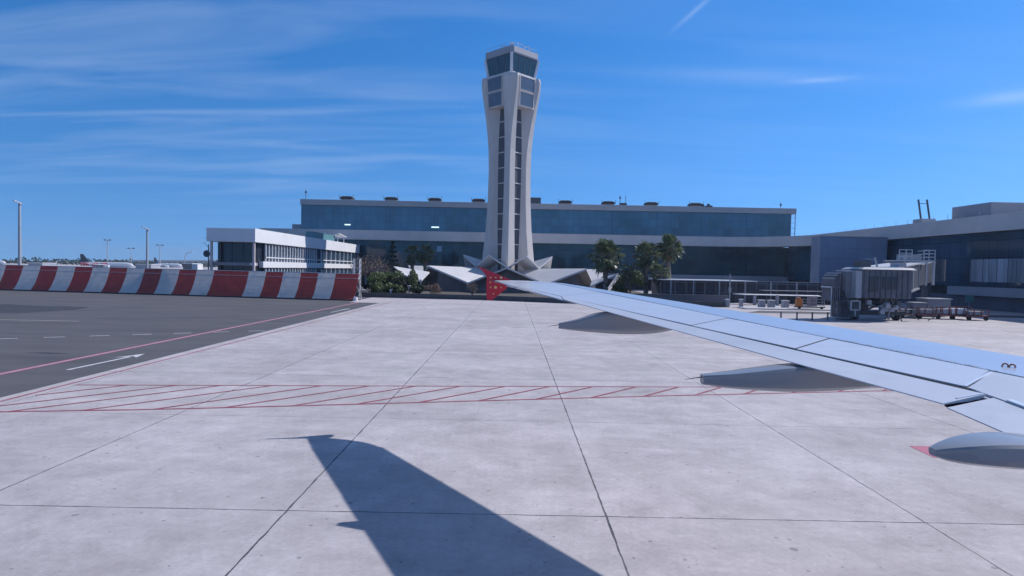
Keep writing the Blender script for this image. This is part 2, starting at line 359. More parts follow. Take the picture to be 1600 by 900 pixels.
def upY(x): return 23.12 + (x+15.9)*.087
b = MB()
P = [(-16.1, 18.62), (-13.5, 19.07), (-11.4, 19.4), (-9.3, 19.83), (-7.05, 20.32), (5.2, 23.12), (14.44, 25.03), (26, 27.4)]
for p, q in zip(P[:-1], P[1:]): stripe(b, p, q, .12, .0085)
stripe(b, (-15.8, upY(-15.8)), (26, upY(26)), .10, .0085)
for kk in range(-8, 16):
    x = -5.0+1.97*kk; sl = 1.13; y0 = 20.76+(x+5)*.213
    p0 = Vector((x, lowY(x) if x > -16 else y0))
    if x < -15.8: p0 = Vector((-15.8, y0+(-15.8-x)*sl))
    k = (upY(p0.x)-p0.y)/(sl-.087)
    if k > .2: stripe(b, p0, (p0.x+k, p0.y+k*sl), .10, .012)
struct('hatched_stand_marking', b, REDP)
b = MB()
for dx_ in (-.19, .19): stripe(b, (-20.2+dx_, 15), (-19.2+dx_, 80), .07, .009)
struct('red_edge_line', b, REDP)
b = MB(); stripe(b, (-20.2, 15), (-19.2, 80), .24, .009)
struct('pale_edge_line', b, PINKP)
b = MB(); A = Vector((-29.2, 36.1)); D = Vector((11.5, 6.9)); n_ = 14
for i in range(-14, 7):
    stripe(b, A + D*(i/6.*1.0), A + D*((i+.46)/6.), .16, .009)
struct('dashed_lane_line', b, WHP)
def arrow(x, y0, y1, hw, lean):
    b = MB(); stripe(b, (x, y0), (x+lean, y1-.9), .17, .009)
    b.poly([(x+lean-hw, y1-1.5, .009), (x+lean+.09, y1-1.0, .009), (x+lean+hw*.7, y1-1.3, .009), (x+lean+.05, y1, .009)])
    return struct('lane_arrow', b, WHP)
arrow(-18.28, 26.3, 31.4, .55, .22); arrow(-17.5, 62, 68, .5, .2)
b = MB(); stripe(b, (-60, 47.9), (-32.3, 47.8), .28, .009); struct('worn_yellow_line', b, GREYP)
b = MB(); b.poly([(10.65, 16.93, .006), (12.6, 16.95, .006), (12.4, 16.4, .006), (10.62, 15.85, .006)]); 
struct('red_stand_patch', b, mat('solid_red_paint', (.46, .14, .20), .7, var=.1, scale=2, dirt=((.40, .33, .36), 1.3, .4)))
b = MB()
prev = None
for p in [(36, 70.5), (41, 66.2), (42.8, 63.0), (42.3, 58.5), (41.2, 52.0), (38.5, 42)]:
    if prev: stripe(b, prev, p, .22, .008)
    prev = p
struct('stand_lead_in_line', b, WHP)

# kerbs and verge beyond the apron
KERB = mat('dark_kerb', (.07, .075, .085), .8, var=.2, scale=2)
VERGE = mat('dry_verge', (.115, .10, .09), .95, var=.3, scale=.7, dirt=((.05, .07, .04), .4, .7))
kp = [(-23.0, 94.6), (-3.6, 92.4), (7.5, 87.5), (28.5, 85.5)]
b = MB()
for p, q in zip(kp[:-1], kp[1:]): b.beam((p[0], p[1], .35), (q[0], q[1], .35), .3, .7)
tag(b.build('kerb_wall', KERB), 'low dark kerb wall along the far edge of the apron before the garden', 'low wall')
b = MB(); b.poly([(-60, 96.5, .004), (-23, 94.7, .004), (-3.6, 92.5, .004), (7.5, 87.6, .004), (28.5, 85.6, .004), (28.5, 160, .004), (-60, 160, .004)])
struct('garden_soil', b, VERGE)

# ------------------------------------------------------------------ main terminal
GL_UP = glass_mat('upper_curtain_glass', (.046, .130, .195), 1.9, 1.97, line=.035, linecol=(.03, .06, .09))
GL_LO = glass_mat('lower_curtain_glass', (.028, .072, .100), 1.9, 1.9, ior=1.5, line=.035, linecol=(.02, .035, .05))
GL_P = glass_mat('pier_glass', (.032, .075, .125), 2.4, 2.5, ior=1.6, axis='Y', line=.05, linecol=(.02, .035, .055))
FASC = mat('roof_fascia', (.42, .42, .43), .55, var=.06, scale=.3)
main = thing('terminal_building', 'long glass terminal with grey roof edge behind the control tower', 'terminal', (0, 162, 0))
x0, x1 = -53.6, 71.2
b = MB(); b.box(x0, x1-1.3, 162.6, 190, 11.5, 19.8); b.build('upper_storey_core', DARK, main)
nb = 11; w_ = (x1-1.2-x0)/nb
for i in range(nb):
    b = MB(); b.box(x0+i*w_+.02, x0+(i+1)*w_-.02, 162.0, 162.5, 13.55, 19.78); b.build('upper_window_wall', GL_UP, main)
b = MB(); b.box(x0-.1, x1, 161.5, 190.5, 19.8, 21.2); b.build('roof_fascia', FASC, main, bevel=.06)
# glazed end return with visible rails
b = MB()
for z in (14.9, 16.2, 17.5, 18.8): b.box(x1-1.2, x1, 161.9, 162.05, z, z+.10)
b.box(x1-.14, x1, 161.9, 162.1, 13.6, 19.8); b.box(x1-1.2, x1-1.1, 161.9, 162.1, 13.6, 19.8); b.build('end_rails', STEEL, main)
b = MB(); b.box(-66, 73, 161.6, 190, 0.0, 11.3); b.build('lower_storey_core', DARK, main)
nb = 11; xa, xb = -64, 71; w_ = (xb-xa)/nb
for i in range(nb):
    b = MB(); b.box(xa+i*w_+.02, xb if i == nb-1 else xa+(i+1)*w_-.02, 161.0, 161.5, 4.1, 11.25); b.build('lower_window_wall', GL_LO, main)
b = MB(); b.box(20, 69, 159.8, 161.0, 2.6, 4.0); b.build('floor_slab', CONC_G, main)
b = MB(); b.box(-64, 20, 160.4, 161.0, 3.2, 4.0); b.build('floor_slab', CONC_G, main)
b = MB()
for i in range(22): b.box(xa+3+i*6, xa+3.5+i*6, 160.6, 161.0, 0, 2.6)
b.build('ground_columns', CONC_G, main)
# ribbon roof edge that sweeps round into the pier
def ribbon_path():
    pts = [(-63, 159.4), (-20, 159.4), (20, 159.4), (50, 159.4)]
    cx_, cy_, r_ = 50.0, 141.6, 17.8
    for k in range(1, 11):
        a = R(90-9*k); pts.append((cx_+r_*math.cos(a), cy_+r_*math.sin(a)))
    return pts
pts = ribbon_path()
b = MB(); secs = []
for i, (x, y) in enumerate(pts):
    d = Vector(pts[min(i+1, len(pts)-1)])-Vector(pts[max(i-1, 0)]); d.normalize(); n = Vector((-d.y, d.x))
    secs.append([(x, y, 11.2), (x, y, 13.6), (x+n.x*3.0, y+n.y*3.0, 13.6), (x+n.x*3.0, y+n.y*3.0, 11.2)])
b.loft(secs); b.build('ribbon_band', RIB, main)
LITE = mat('strip_lamp', (.9, .95, .9), .5, emit=(.8, 1, .95, 1.3))
for (xx, yy, wd) in [(543, 351, 9), (680, 355, 12)]:
    p = at(xx, yy, 161.9); b = MB(); b.box(p.x-wd*.08, p.x+wd*.08, 161.86, 161.97, p.z-.13, p.z+.13); b.build('interior_lamp', LITE, main)
p = at(687, 389, 160.9); b = MB(); b.box(p.x-.7, p.x+.5, 160.9, 160.97, p.z-.7, p.z+.7); b.build('pale_notice', mat('pale_blue_notice', (.25, .42, .55), .5), main)
b = MB(); b.box(-56.5, -53.8, 164, 172, 13.6, 15.0); b.build('corner_block', FASC, main)

# roof vents
VB = mat('vent_base', (.42, .36, .34), .7); VC = mat('vent_louvre', (.05, .045, .05), .7)
def vent(x, label, first=None):
    if first is None:
        r = thing('roof_vent', label, 'roof vent', (x, 166, 21.2), 'roof vents along the terminal roof edge')
        b = MB(); b.loft([[(x-1.75, 164.6, 21.2), (x+1.75, 164.6, 21.2), (x+1.75, 167.4, 21.2), (x-1.75, 167.4, 21.2)], [(x-1.35, 165, 21.85), (x+1.35, 165, 21.85), (x+1.35, 167, 21.85), (x-1.35, 167, 21.85)]]); b.build('base', VB, r)
        b = MB(); b.loft([[(x-1.7, 164.7, 21.87), (x+1.7, 164.7, 21.87), (x+1.7, 167.3, 21.87), (x-1.7, 167.3, 21.87)], [(x-1.5, 164.8, 22.3), (x+1.5, 164.8, 22.3), (x+1.5, 167.2, 22.3), (x-1.5, 167.2, 22.3)], [(x-1.0, 165.2, 22.55), (x+1.0, 165.2, 22.55), (x+1.0, 166.8, 22.55), (x-1.0, 166.8, 22.55)]]); b.build('louvre_cap', VC, r)
        b = MB(); b.beam((x-1.72, 164.7, 21.8), (x-1.8, 164.6, 22.8), .08); b.beam((x+1.72, 164.7, 21.8), (x+1.8, 164.6, 22.8), .08); b.build('bracket', VC, r)
        return r
    return copy_thing(first, (x, 166, 21.2), label)
nth = ['first', 'second', 'third', 'fourth', 'fifth', 'sixth', 'seventh', 'eighth']
v0 = None
for i, pxx in enumerate([543, 612, 680, 748, 883, 950, 1017, 1086]):
    X = at(pxx, 310, 166).x
    lab = f'{nth[i]} low roof vent from the left on the terminal roof' if i < 4 else f'{nth[i-4]} low roof vent right of the tower on the terminal roof'
    v0n = vent(X, lab, v0); v0 = v0 or v0n
b = MB(); p = at(835, 315, 168); b.box(p.x-1.9, p.x+1.6, 166, 171, 21.2, 23.2); tag(b.build('plant_box', DSTEEL), 'dark plant box on the terminal roof just right of the tower', 'plant box')
def mast(px_, ytop, Y, base, label, two=False):
    p = at(px_, ytop, Y); r = thing('roof_mast', label, 'antenna', (p.x, Y, base), 'antenna masts on the terminal roof')
    b = MB(); b.tube([(p.x, Y, base), (p.x, Y, p.z)], .07, 6); b.build('mast', DSTEEL, r)
    b = MB(); b.box(p.x-.25, p.x+.25, Y-.1, Y+.1, p.z-.9, p.z-.5); b.build('antenna_head', DSTEEL, r)
    if two:
        b = MB(); b.tube([(p.x+1.5, Y, base), (p.x+1.5, Y, p.z)], .07, 6); b.build('mast', DSTEEL, r)
        b = MB(); b.box(p.x-.1, p.x+1.7, Y-.5, Y+.5, base, base+1.2); b.build('equipment_box', DSTEEL, r)
mast(478, 296, 164, 21.2, 'thin antenna mast at the left end of the terminal roof')
mast(969, 305, 168, 21.2, 'pair of thin masts on a dark box right of the tower', True)
mast(1220, 316, 164, 21.2, 'thin antenna mast near the right end of the terminal roof')
b = MB()
for k, (dx_, h_) in enumerate([(0, 1.0), (.8, 1.2), (1.6, .8), (2.3, 1.3), (3.0, .9)]):
    b.tube([(at(1093, 325, 167).x+dx_, 167, 21.2), (at(1093, 325, 167).x+dx_, 167, 21.2+h_)], .38, 8)
tag(b.build('vent_pipes', VC), 'cluster of dark stub pipes beside the last roof vent', 'pipes')

# ------------------------------------------------------------------ right pier
pier = thing('pier_building', 'grey pier wing with glass front running towards the right edge', 'building', (68, 110, 0))
XP = 67.8
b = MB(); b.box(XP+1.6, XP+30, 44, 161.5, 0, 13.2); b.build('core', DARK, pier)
for i in range(12):
    b = MB(); b.box(XP+.9, XP+1.5, 44+i*9.7+.02, 44+(i+1)*9.7-.02, 3.3, 11.1); b.build('window_wall', GL_P, pier)
b = MB(); b.box(XP, XP+31, 43, 141.6, 11.2, 13.6); b.build('ribbon_band', RIB, pier)
b = MB(); b.box(XP-.5, XP+1.55, 44, 99, 2.0, 3.25); b.build('floor_ledge', CONC_G, pier)
b = MB(); b.box(XP+.7, XP+1.55, 44, 160, 0, 1.98); b.build('lower_wall', mat('lower_wall_grey', (.12, .13, .17), .7, var=.15, scale=.3), pier)
CURT = mat('pale_blinds', (.30, .32, .36), .6, var=.35, scale=.35, stretch=(1, 3, .2), rnd=.3)
yy = 96.0; k = 0
while yy > 70:
    w_ = [2.6, 1.1, 1.6, 2.0, 1.5, 2.2, 1.2][k % 7]
    b = MB(); b.box(XP+.84, XP+.88, yy-w_+.12, yy, 4.0, 7.3); b.build('window_blind', CURT, pier); yy -= w_; k += 1
# left-hand blank block
blk = thing('stair_block', 'tall blank grey-blue block standing forward of the pier beside the jet bridge', 'building', (61, 120, 0))
b = MB(); b.box(55.6, XP-.05, 116, 119.5, 0, 11.5); b.build('wall', glass_mat('panel_block', (.24, .29, .39), 2.6, 1.9, line=.02, rough=.35, ior=1.5, linecol=(.13, .165, .24), var=.06, wob=.004), blk)
b = MB(); b.box(55.5, XP-.05, 115.9, 119.6, 11.5, 11.65); b.build('coping', CONC_G, blk)
# roof plant on the pier
p0 = at(1487, 340, 104); b = MB(); b.box(p0.x, p0.x+7.5, 95.5, 104, 13.6, 15.9)
tag(b.build('roof_plant_room', CONC_G, bevel=.05), 'grey plant room box on the roof of the right pier', 'plant room')
r = thing('roof_gantry', 'window cleaning machine with two tilted arms on the pier roof', 'gantry', (at(1429, 345, 112).x, 112, 13.6))
gx = at(1429, 345, 112).x+1.5
b = MB(); b.box(gx-1.2, gx+1.2, 110.5, 113, 13.6, 14.6); b.build('machine_body', STEEL, r)
for dx_, dxt in ((-.7, -1.3), (.8, .2)):
    b = MB(); b.beam((gx+dx_, 111.5, 14.5), (gx+dxt, 111.5, 18.0), .22); b.build('arm', DSTEEL, r)
b = MB(); b.beam((gx-1.2, 111.5, 17.3), (gx+.2, 111.5, 17.3), .1); b.build('cross_bar', DSTEEL, r)
b = MB()
for i in range(26):
    y = 60+i*3.4; b.tube([(XP+.4, y, 13.6), (XP+.4, y, 14.4)], .035, 5)
b.build('roof_edge_pins', STEEL, pier)

# ------------------------------------------------------------------ control tower
TX, TY = -1.0, 141.0
TC = mat('tower_concrete', (.60, .55, .52), .7, var=.07, scale=.35, stretch=(1, 1, .3), dirt=((.34, .33, .35), .5, .25))
tower = thing('control_tower', 'tall pale concrete control tower with four flared fins and glass cab', 'control tower', (TX, TY, 0))
prof = [(0, 6.35, 1.6, .06), (3, 6.05, 1.5, .06), (7.5, 5.6, 1.42, .06), (13, 5.05, 1.28, .06), (18.7, 4.72, 1.2, .06), (26, 4.58, 1.14, .06), (30, 4.68, 1.15, .10), (33, 4.92, 1.2, .25), (36, 5.25, 1.3, .5), (38.9, 5.68, 1.42, .8), (41.5, 6.1, 1.54, 1.1), (43.5, 6.35, 1.62, 1.3), (45.0, 6.4, 1.64, 1.36), (45.7, 6.1, 1.6, 1.34)]
def pol(r_, t_, q, z):
    a = R(90*q); # q=0 faces the camera (-Y)
    x, y = t_, -r_
    return (TX + x*math.cos(a) - y*math.sin(a), TY + x*math.sin(a) + y*math.cos(a), z)
for q in range(4):
    b = MB(); secs = []
    for z, ro, w, a in prof:
        rm = ro-.95*(w-a)
        secs.append([pol(1.4, -w, q, z), pol(rm, -w, q, z), pol(ro, -a, q, z), pol(ro, a, q, z), pol(rm, w, q, z), pol(1.4, w, q, z)])
    b.loft(secs); b.build('fin', TC, tower)
CW = mat('tower_core_glazing', (.075, .07, .085), .5, var=.2, scale=.6)
b = MB(); b.prism([(TX+2.8*math.cos(R(22.5+45*k)), TY+2.8*math.sin(R(22.5+45*k))) for k in range(8)], 0, 39); b.build('shaft_core', CW, tower)
for i in range(11):
    z = 3.2+i*3.3; b = MB(); b.prism([(TX+2.98*math.cos(R(22.5+45*k)), TY+2.98*math.sin(R(22.5+45*k))) for k in range(8)], z, z+.2); b.build('floor_slab', TC, tower)
WF = mat('tower_window_glass', (.10, .135, .185), .12, var=.1, scale=.5)
# head walls between the fins
b = MB(); e = 5.15
b.loft([[pol(e-.1, t_, q, 39.0) for q, t_ in sum([[(k, -1.5), (k, 1.5)] for k in range(4)], [])], [pol(e+.35, t_, q, 45.6) for q, t_ in sum([[(k, -1.5), (k, 1.5)] for k in range(4)], [])]]); b.build('head_wall', TC, tower)
for q in range(4):
    A0 = Vector(pol(e-.1, 1.5, q, 39.0)); B0 = Vector(pol(e-.1, -1.5, (q+1) % 4, 39.0)); A1 = Vector(pol(e+.35, 1.5, q, 45.6)); B1 = Vector(pol(e+.35, -1.5, (q+1) % 4, 45.6))
    nrm = ((A0+B0)/2 - Vector((TX, TY, 39.0))); nrm.z = 0; nrm.normalize()
    def pp(u, v, o): return (A0.lerp(B0, u)).lerp(A1.lerp(B1, u), v) + nrm*o
    for v0_, v1_ in ((.04, .47), (.54, .95)):
        w1 = MB(); w1.loft([[pp(.10, v0_, -.02), pp(.88, v0_, -.02), pp(.88, v1_, -.02), pp(.10, v1_, -.02)], [pp(.10, v0_, .06), pp(.88, v0_, .06), pp(.88, v1_, .06), pp(.10, v1_, .06)]])
        wo = w1.build('head_window', WF, tower)
        f_ = MB(); t_ = .028
        for (ua, va, ub, vb) in ((.10-t_, v0_-t_*.6, .88+t_, v0_), (.10-t_, v1_, .88+t_, v1_+t_*.6), (.10-t_, v0_, .10, v1_), (.88, v0_, .88+t_, v1_)):
            f_.loft([[pp(ua, va, -.02), pp(ub, va, -.02), pp(ub, vb, -.02), pp(ua, vb, -.02)], [pp(ua, va, .14), pp(ub, va, .14), pp(ub, vb, .14), pp(ua, vb, .14)]])
        f_.build('frame', TC, wo)
def sq(hd, ch, z):    # square turned with a corner to the front, corners cut by ch
    out_ = []
    for q in range(4):
        out_ += [pol(hd-ch, -ch, q, z), pol(hd-ch, ch, q, z)]
    return out_
b = MB(); b.loft([sq(6.35, 1.5, 45.55), sq(6.35, 1.5, 45.8)]); b.build('gallery_deck', CONC_W, tower)
b = MB(); b.loft([sq(5.2, .35, 45.8), sq(5.25, .35, 46.3)]); b.build('cab_sill', CONC_W, tower)
CG = mat('cab_glass', (.010, .028, .040), .06, var=.15, scale=.4, spec=.8)
b = MB(); b.loft([sq(5.15, .3, 46.3), sq(5.85, .3, 49.95)]); b.build('cab_glass', CG, tower)
for q in range(4):
    b = MB(); b.beam(pol(5.1, 0, q, 46.3), pol(5.82, 0, q, 49.95), .62, .5); b.build('corner_post', CONC_W, tower)
    A0 = Vector(pol(4.85, .3, q, 46.3)); B0 = Vector(pol(4.85, -.3, (q+1) % 4, 46.3)); A1 = Vector(pol(5.55, .3, q, 49.95)); B1 = Vector(pol(5.55, -.3, (q+1) % 4, 49.95))
    for u in (.25, .5, .75):
        b = MB(); b.beam(A0.lerp(B0, u), A1.lerp(B1, u), .10, .10); b.build('mullion', DSTEEL, tower)
b = MB(); b.loft([sq(6.05, .5, 49.95), sq(6.2, .5, 50.2), sq(6.2, .5, 51.35), sq(5.6, .5, 51.5)]); b.build('roof_fascia', CONC_G, tower)
b = MB()
for q in range(4):
    A0 = Vector(pol(5.5, .4, q, 51.5)); B0 = Vector(pol(5.5, -.4, (q+1) % 4, 51.5))
    for u in (0, .2, .4, .6, .8, 1): p = A0.lerp(B0, u); b.tube([p, p+Vector((0, 0, .6))], .025, 5)
    b.beam(A0+Vector((0, 0, .6)), B0+Vector((0, 0, .6)), .035)
b.build('roof_railing', STEEL, tower)
b = MB(); b.tube([(TX, TY-1, 51.5), (TX, TY-1, 53.3)], .16, 8); b.build('radar_mast', STEEL, tower)
b = MB(); b.tube([(TX-.5, TY-1, 53.45), (TX+.5, TY-1, 53.45)], .22, 10); b.box(TX-.12, TX+.12, TY-1.1, TY-.9, 53.2, 53.7); b.build('radar_head', WHITE, tower)
for (dx_, dy_, h_) in ((1.3, -1, 2.2), (-2.4, -2, 1.2), (-1.6, 0, 1.6), (2.6, -1.5, 1.2), (3.6, -1, .9), (-3.4, .5, 1.1)):
    b = MB(); b.tube([(TX+dx_, TY+dy_, 51.5), (TX+dx_, TY+dy_, 51.5+h_)], .05, 6); b.tube([(TX+dx_-.14, TY+dy_, 51.5+h_*.8), (dx_+.14, TY+dy_, 51.5+h_*.8)], .06, 6); b.build('antenna', STEEL if dx_ < 0 else WHITE, tower)

# ------------------------------------------------------------------ folded-plate canopies at the tower foot
def star(name, label, n, a0, rin, zin_r, zin_v, rr, zr, rv, zv, th, rng_, matr, walls=True, glass=True):
    r = thing(name, label, 'canopy', (TX, TY, 0))
    st = 360/n
    def P(a, rad, z): return Vector((TX+rad*math.sin(R(a)), TY-rad*math.cos(R(a)), z))
    for k in rng_:
        a = a0+k*st
        Rt_, Rv0, Rv1 = P(a, rr, zr), P(a-st/2, rv, zv), P(a+st/2, rv, zv)
        Ri, Vi0, Vi1 = P(a, rin, zin_r), P(a-st/2, rin, zin_v), P(a+st/2, rin, zin_v)
        b = MB(); b.solid([Ri, Rt_, Rv0, Vi0], th) if False else None
        for quad in ([Vi0, Rv0, Rt_, Ri], [Ri, Rt_, Rv1, Vi1]):
            up_ = [q + Vector((0, 0, th)) for q in quad]
            b.loft([quad, up_])
        b.build('folded_plate', matr, r)
        if walls:      # glazed gable set back under the fold
            q0, q1, q2 = Rv0.lerp(Vi0, .18), Rt_.lerp(Ri, .18), Rv1.lerp(Vi1, .18)
            bb = MB(); dn = Vector((0, 0, .05))
            for (u, v) in ((q0, q1), (q1, q2)):
                inn = lambda p_: Vector((TX+(p_.x-TX)*.985, TY+(p_.y-TY)*.985, p_.z))
                bb.loft([[u-dn, v-dn, Vector((v.x, v.y, 0.01)), Vector((u.x, u.y, 0.01))], [inn(u-dn), inn(v-dn), inn(Vector((v.x, v.y, 0.01))), inn(Vector((u.x, u.y, .01)))]])
            bb.build('gable_wall', mat('gable_glazing', (.15, .16, .19), .3, var=.25, scale=.5), r)
    return r
WC = mat('canopy_concrete', (.62, .61, .62), .65, var=.06, scale=.4, dirt=((.42, .41, .42), .5, .3))
star('folded_canopy', 'upper ring of zigzag folded concrete plates around the tower foot', 8, 22.5, 5.2, 5.8, 4.6, 10.3, 7.2, 9.4, 4.7, .30, range(8), WC, False)
star('folded_canopy', 'wide lower folded concrete canopy spreading below the upper ring', 8, 0, 7.5, 4.4, 3.4, 22.0, 4.6, 19.5, 1.5, .35, range(8), WC, True)
# small folded canopies further left and right
def fold(name, label, pts, th=.25, cat='canopy'):
    r = thing(name, label, cat, (pts[0][0][0], pts[0][0][1], 0))
    for quad in pts:
        b = MB(); b.loft([[Vector(q) for q in quad], [Vector(q)+Vector((0, 0, th)) for q in quad]]); b.build('folded_plate', WC, r)
    return r
a1, a2, a3, a4 = at(615, 418, 118), at(671, 427, 120), at(657, 441, 112), at(631, 431, 112)
fold('folded_canopy', 'small white tilted roof plate left of the tower behind the bushes', [[a1, a2, a3, a4]])
c1, c2, c3, c4 = at(936, 443, 120), at(966, 428, 116), at(950, 458, 108), at(932, 452, 110)
r = fold('folded_canopy', 'pointed end of the folded canopy beside the first palm on the right', [[at(922, 449, 118), at(966, 429, 114), at(964, 430, 120), at(925, 440, 124)]])
b = MB(); b.beam(at(967, 429, 113.8), at(948, 457, 108), .5, .35); b.build('edge_beam', WC, r)

# ------------------------------------------------------------------ garden building / glass sheds on the right of the garden
shed = thing('service_building', 'low glazed service building with thin white roof edges behind the wing', 'building', (40, 100, 0))
SG = glass_mat('shed_glass', (.05, .06, .085), 1.6, 1.5, line=.06, rough=.25, ior=1.5, linecol=(.14, .15, .18), var=.8)
b = MB(); b.box(24, 58, 100.5, 110, 0, 3.3); b.build('wall', SG, shed)
b = MB(); b.box(23, 38, 99, 111, 3.3, 3.42); b.build('roof', WHITEM, shed)
b = MB(); b.box(38.5, 52, 98, 100, 1.95, 2.05); b.build('roof', CONC_G, shed)
b = MB(); b.loft([[(34, 93.5, 1.42), (45, 93.0, 1.40), (45.5, 95, 1.46), (33, 95.5, 1.46)], [(34, 93.5, 1.50), (45, 93.0, 1.48), (45.5, 95, 1.54), (33, 95.5, 1.54)]]); b.build('canopy', CONC_W, shed)
b = MB()
for x in (24.5, 28, 32, 36, 40, 44, 48): b.box(x, x+.18, 99, 99.2, 0, 3.3)
for x in (35.2, 38.5, 41.5, 44): b.box(x, x+.35, 93, 93.4, 0, 1.5)
b.build('columns', CONC_G, shed)
b = MB(); b.box(8, 33, 97.5, 98, 0, 1.1); b.box(8, 33, 97.4, 98.1, 1.1, 1.2)
tag(b.build('garden_wall', mat('garden_wall_grey', (.16, .16, .18), .8)), 'low grey garden wall with pale coping beneath the palms', 'wall')
b = MB(); b.box(29.8, 55, 81.5, 84.5, 0, .14)
tag(b.build('kerb_island', CONC_L), 'raised pale concrete kerb island in front of the service building', 'kerb')
BOXM = mat('cabinet_grey', (.38, .40, .43), .6)
cabs = [(1136, 470, 482, 5, .9), (1158, 468, 481, 4, .9), (1190, 470, 482, 9, .8), (1205, 470, 482, 9, .8), (1227, 471, 482, 9, .8)]
for i, (cx, yt, yb, w, dd) in enumerate(cabs):
    p = at(cx, yt, 86); hh = max(1.0, p.z); ww = w*.043
    r = thing('utility_cabinet', ['slim pale cabinet left of the pole', 'narrow pale cabinet right of the pole', 'grey double cabinet under the canopy', 'pale framed cabinet under the canopy end', 'dull grey cabinet right of the canopy'][i], 'cabinet', (p.x, 86, 0), 'cabinets on the kerb island side')
    b = MB(); b.box(p.x-ww, p.x+ww, 85.6, 86.4, 0, hh); b.build('body', BOXM, r, bevel=.03)
    b = MB(); b.box(p.x-ww*.8, p.x+ww*.8, 85.56, 85.6, .15, hh-.15); b.build('door', mat('cabinet_door', (.30, .31, .35), .5), r)
    b = MB(); b.box(p.x-ww*1.1, p.x+ww*1.1, 85.5, 86.5, hh, hh+.06); b.build('lid', CONC_W, r)
# light/CCTV pole
p = at(1141, 428, 87); r = thing('lamp_pole', 'thin pale pole with a cross arm behind the wing', 'pole', (p.x, 87, 0))
b = MB(); b.tube([(p.x, 87, 0), (p.x, 87, p.z)], .09, 8); b.build('pole', STEEL, r)
b = MB(); b.beam((p.x-.9, 87, 4.0), (p.x+.4, 87, 4.0), .08); b.box(p.x-.15, p.x+.15, 86.85, 87.15, 2.0, 2.6); b.build('cross_arm', STEEL, r)
for i, pxx in enumerate([1032, 1055, 1073, 1101]):
    p = at(pxx, 441, 92); r = thing('fence_post', ['dark fence post nearest the palms', 'second dark fence post right of the palms', 'third dark fence post right of the palms', 'dark fence post nearest the pale pole'][i], 'post', (p.x, 92, 0), 'posts of the garden fence')
    b = MB(); b.tube([(p.x, 92, 0), (p.x, 92, 3.1)], .07, 6); b.build('post', DSTEEL, r)
    b = MB(); b.box(p.x-.1, p.x+.1, 91.9, 92.1, 3.1, 3.2); b.build('cap', DSTEEL, r)
bol = None
for i, pxx in enumerate([1220, 1245, 1269, 1293]):
    g = gp(pxx, 501)
    if bol is None:
        bol = thing('bollard', 'dark bollard on the apron behind the wing, leftmost of four', 'bollard', (g.x, g.y, 0), 'bollards beyond the wing')
        b = MB(); b.tube([(g.x, g.y, 0), (g.x, g.y, .75)], .08, 8); b.build('post', DSTEEL, bol)
        b = MB(); b.tube([(g.x, g.y, .76), (g.x, g.y, .84)], .10, 8); b.build('cap', DSTEEL, bol)
    else: copy_thing(bol, (g.x, g.y, 0), ['', 'dark bollard second from left of the four beyond the wing', 'dark bollard third from left of the four beyond the wing', 'dark bollard nearest the jet bridge, rightmost of four'][i])
# equipment trolley with orange end
g = at(1247, 480, 83); r = thing('equipment_trolley', 'rail-sided equipment trolley with an orange end box left of the grey block', 'trolley', (g.x, 83, .14))
ORNG = mat('orange_box', (.62, .20, .05), .5)
b = MB(); b.box(g.x-.35, g.x+.35, 82.5, 83.2, .35, 1.35); b.box(g.x-.2, g.x+.2, 82.6, 83.1, 1.35, 1.6); b.build('orange_box', ORNG, r, bevel=.05)
b = MB()
for z in (.6, 1.0, 1.4): b.beam((g.x+.4, 82.6, z), (g.x+3.2, 82.6, z), .06)
for x in (.4, 1.3, 2.2, 3.2): b.beam((g.x+x, 82.6, .3), (g.x+x, 82.6, 1.4), .05)
b.build('rails', STEEL, r)
b = MB(); b.box(g.x+1.3, g.x+2.3, 82.7, 83.4, .5, 1.6); b.build('grey_box', mat('mauve_box', (.26, .22, .27), .6), r)
b = MB(); b.box(g.x-.4, g.x+3.3, 82.5, 83.4, .30, .42); b.build('deck', DSTEEL, r)
for x in (.0, 2.9):
    b = MB(); b.tube([(g.x+x, 82.55, .3), (g.x+x, 82.75, .3)], .17, 12); b.build('wheel', RUBBER, r)

# ------------------------------------------------------------------ jet bridge
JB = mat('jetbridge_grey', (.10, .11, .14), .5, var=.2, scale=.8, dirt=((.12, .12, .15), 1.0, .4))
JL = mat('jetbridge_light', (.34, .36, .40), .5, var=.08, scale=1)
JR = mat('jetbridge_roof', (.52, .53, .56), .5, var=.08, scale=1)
jb = thing('jet_bridge', 'grey passenger boarding bridge on wheels in front of the right pier', 'jet bridge', (42, 68, 0))
P0 = Vector((38.7, 67.3)); P1 = Vector((57.5, 88.0)); d = (P1-P0).normalized(); n = Vector((d.y, -d.x))
def tunnel(s0, s1, hw, z0a, z1a, z0b, z1b):
    A_, B_ = P0+d*s0, P0+d*s1
    sec = lambda c, zl, zh: [(c.x-n.x*hw, c.y-n.y*hw, zl), (c.x+n.x*hw, c.y+n.y*hw, zl), (c.x+n.x*hw, c.y+n.y*hw, zh), (c.x-n.x*hw, c.y-n.y*hw, zh)]
    return MB().loft([sec(A_, z0a, z1a), sec(B_, z0b, z1b)])
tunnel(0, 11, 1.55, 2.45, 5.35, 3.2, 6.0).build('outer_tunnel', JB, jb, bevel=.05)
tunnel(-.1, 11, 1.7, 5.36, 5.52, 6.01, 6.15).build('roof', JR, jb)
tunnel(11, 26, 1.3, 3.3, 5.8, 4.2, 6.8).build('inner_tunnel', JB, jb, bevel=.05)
for s0 in (1.2, 4.4, 7.6, 10.7):
    k = s0/11*.72
    tunnel(s0, s0+.22, 1.62, 2.4+k, 5.36+k*.9, 2.42+k, 5.37+k*.9).build('frame_rib', JL, jb)
A_ = P0+n*1.62; B_ = P0+d*11+n*1.62
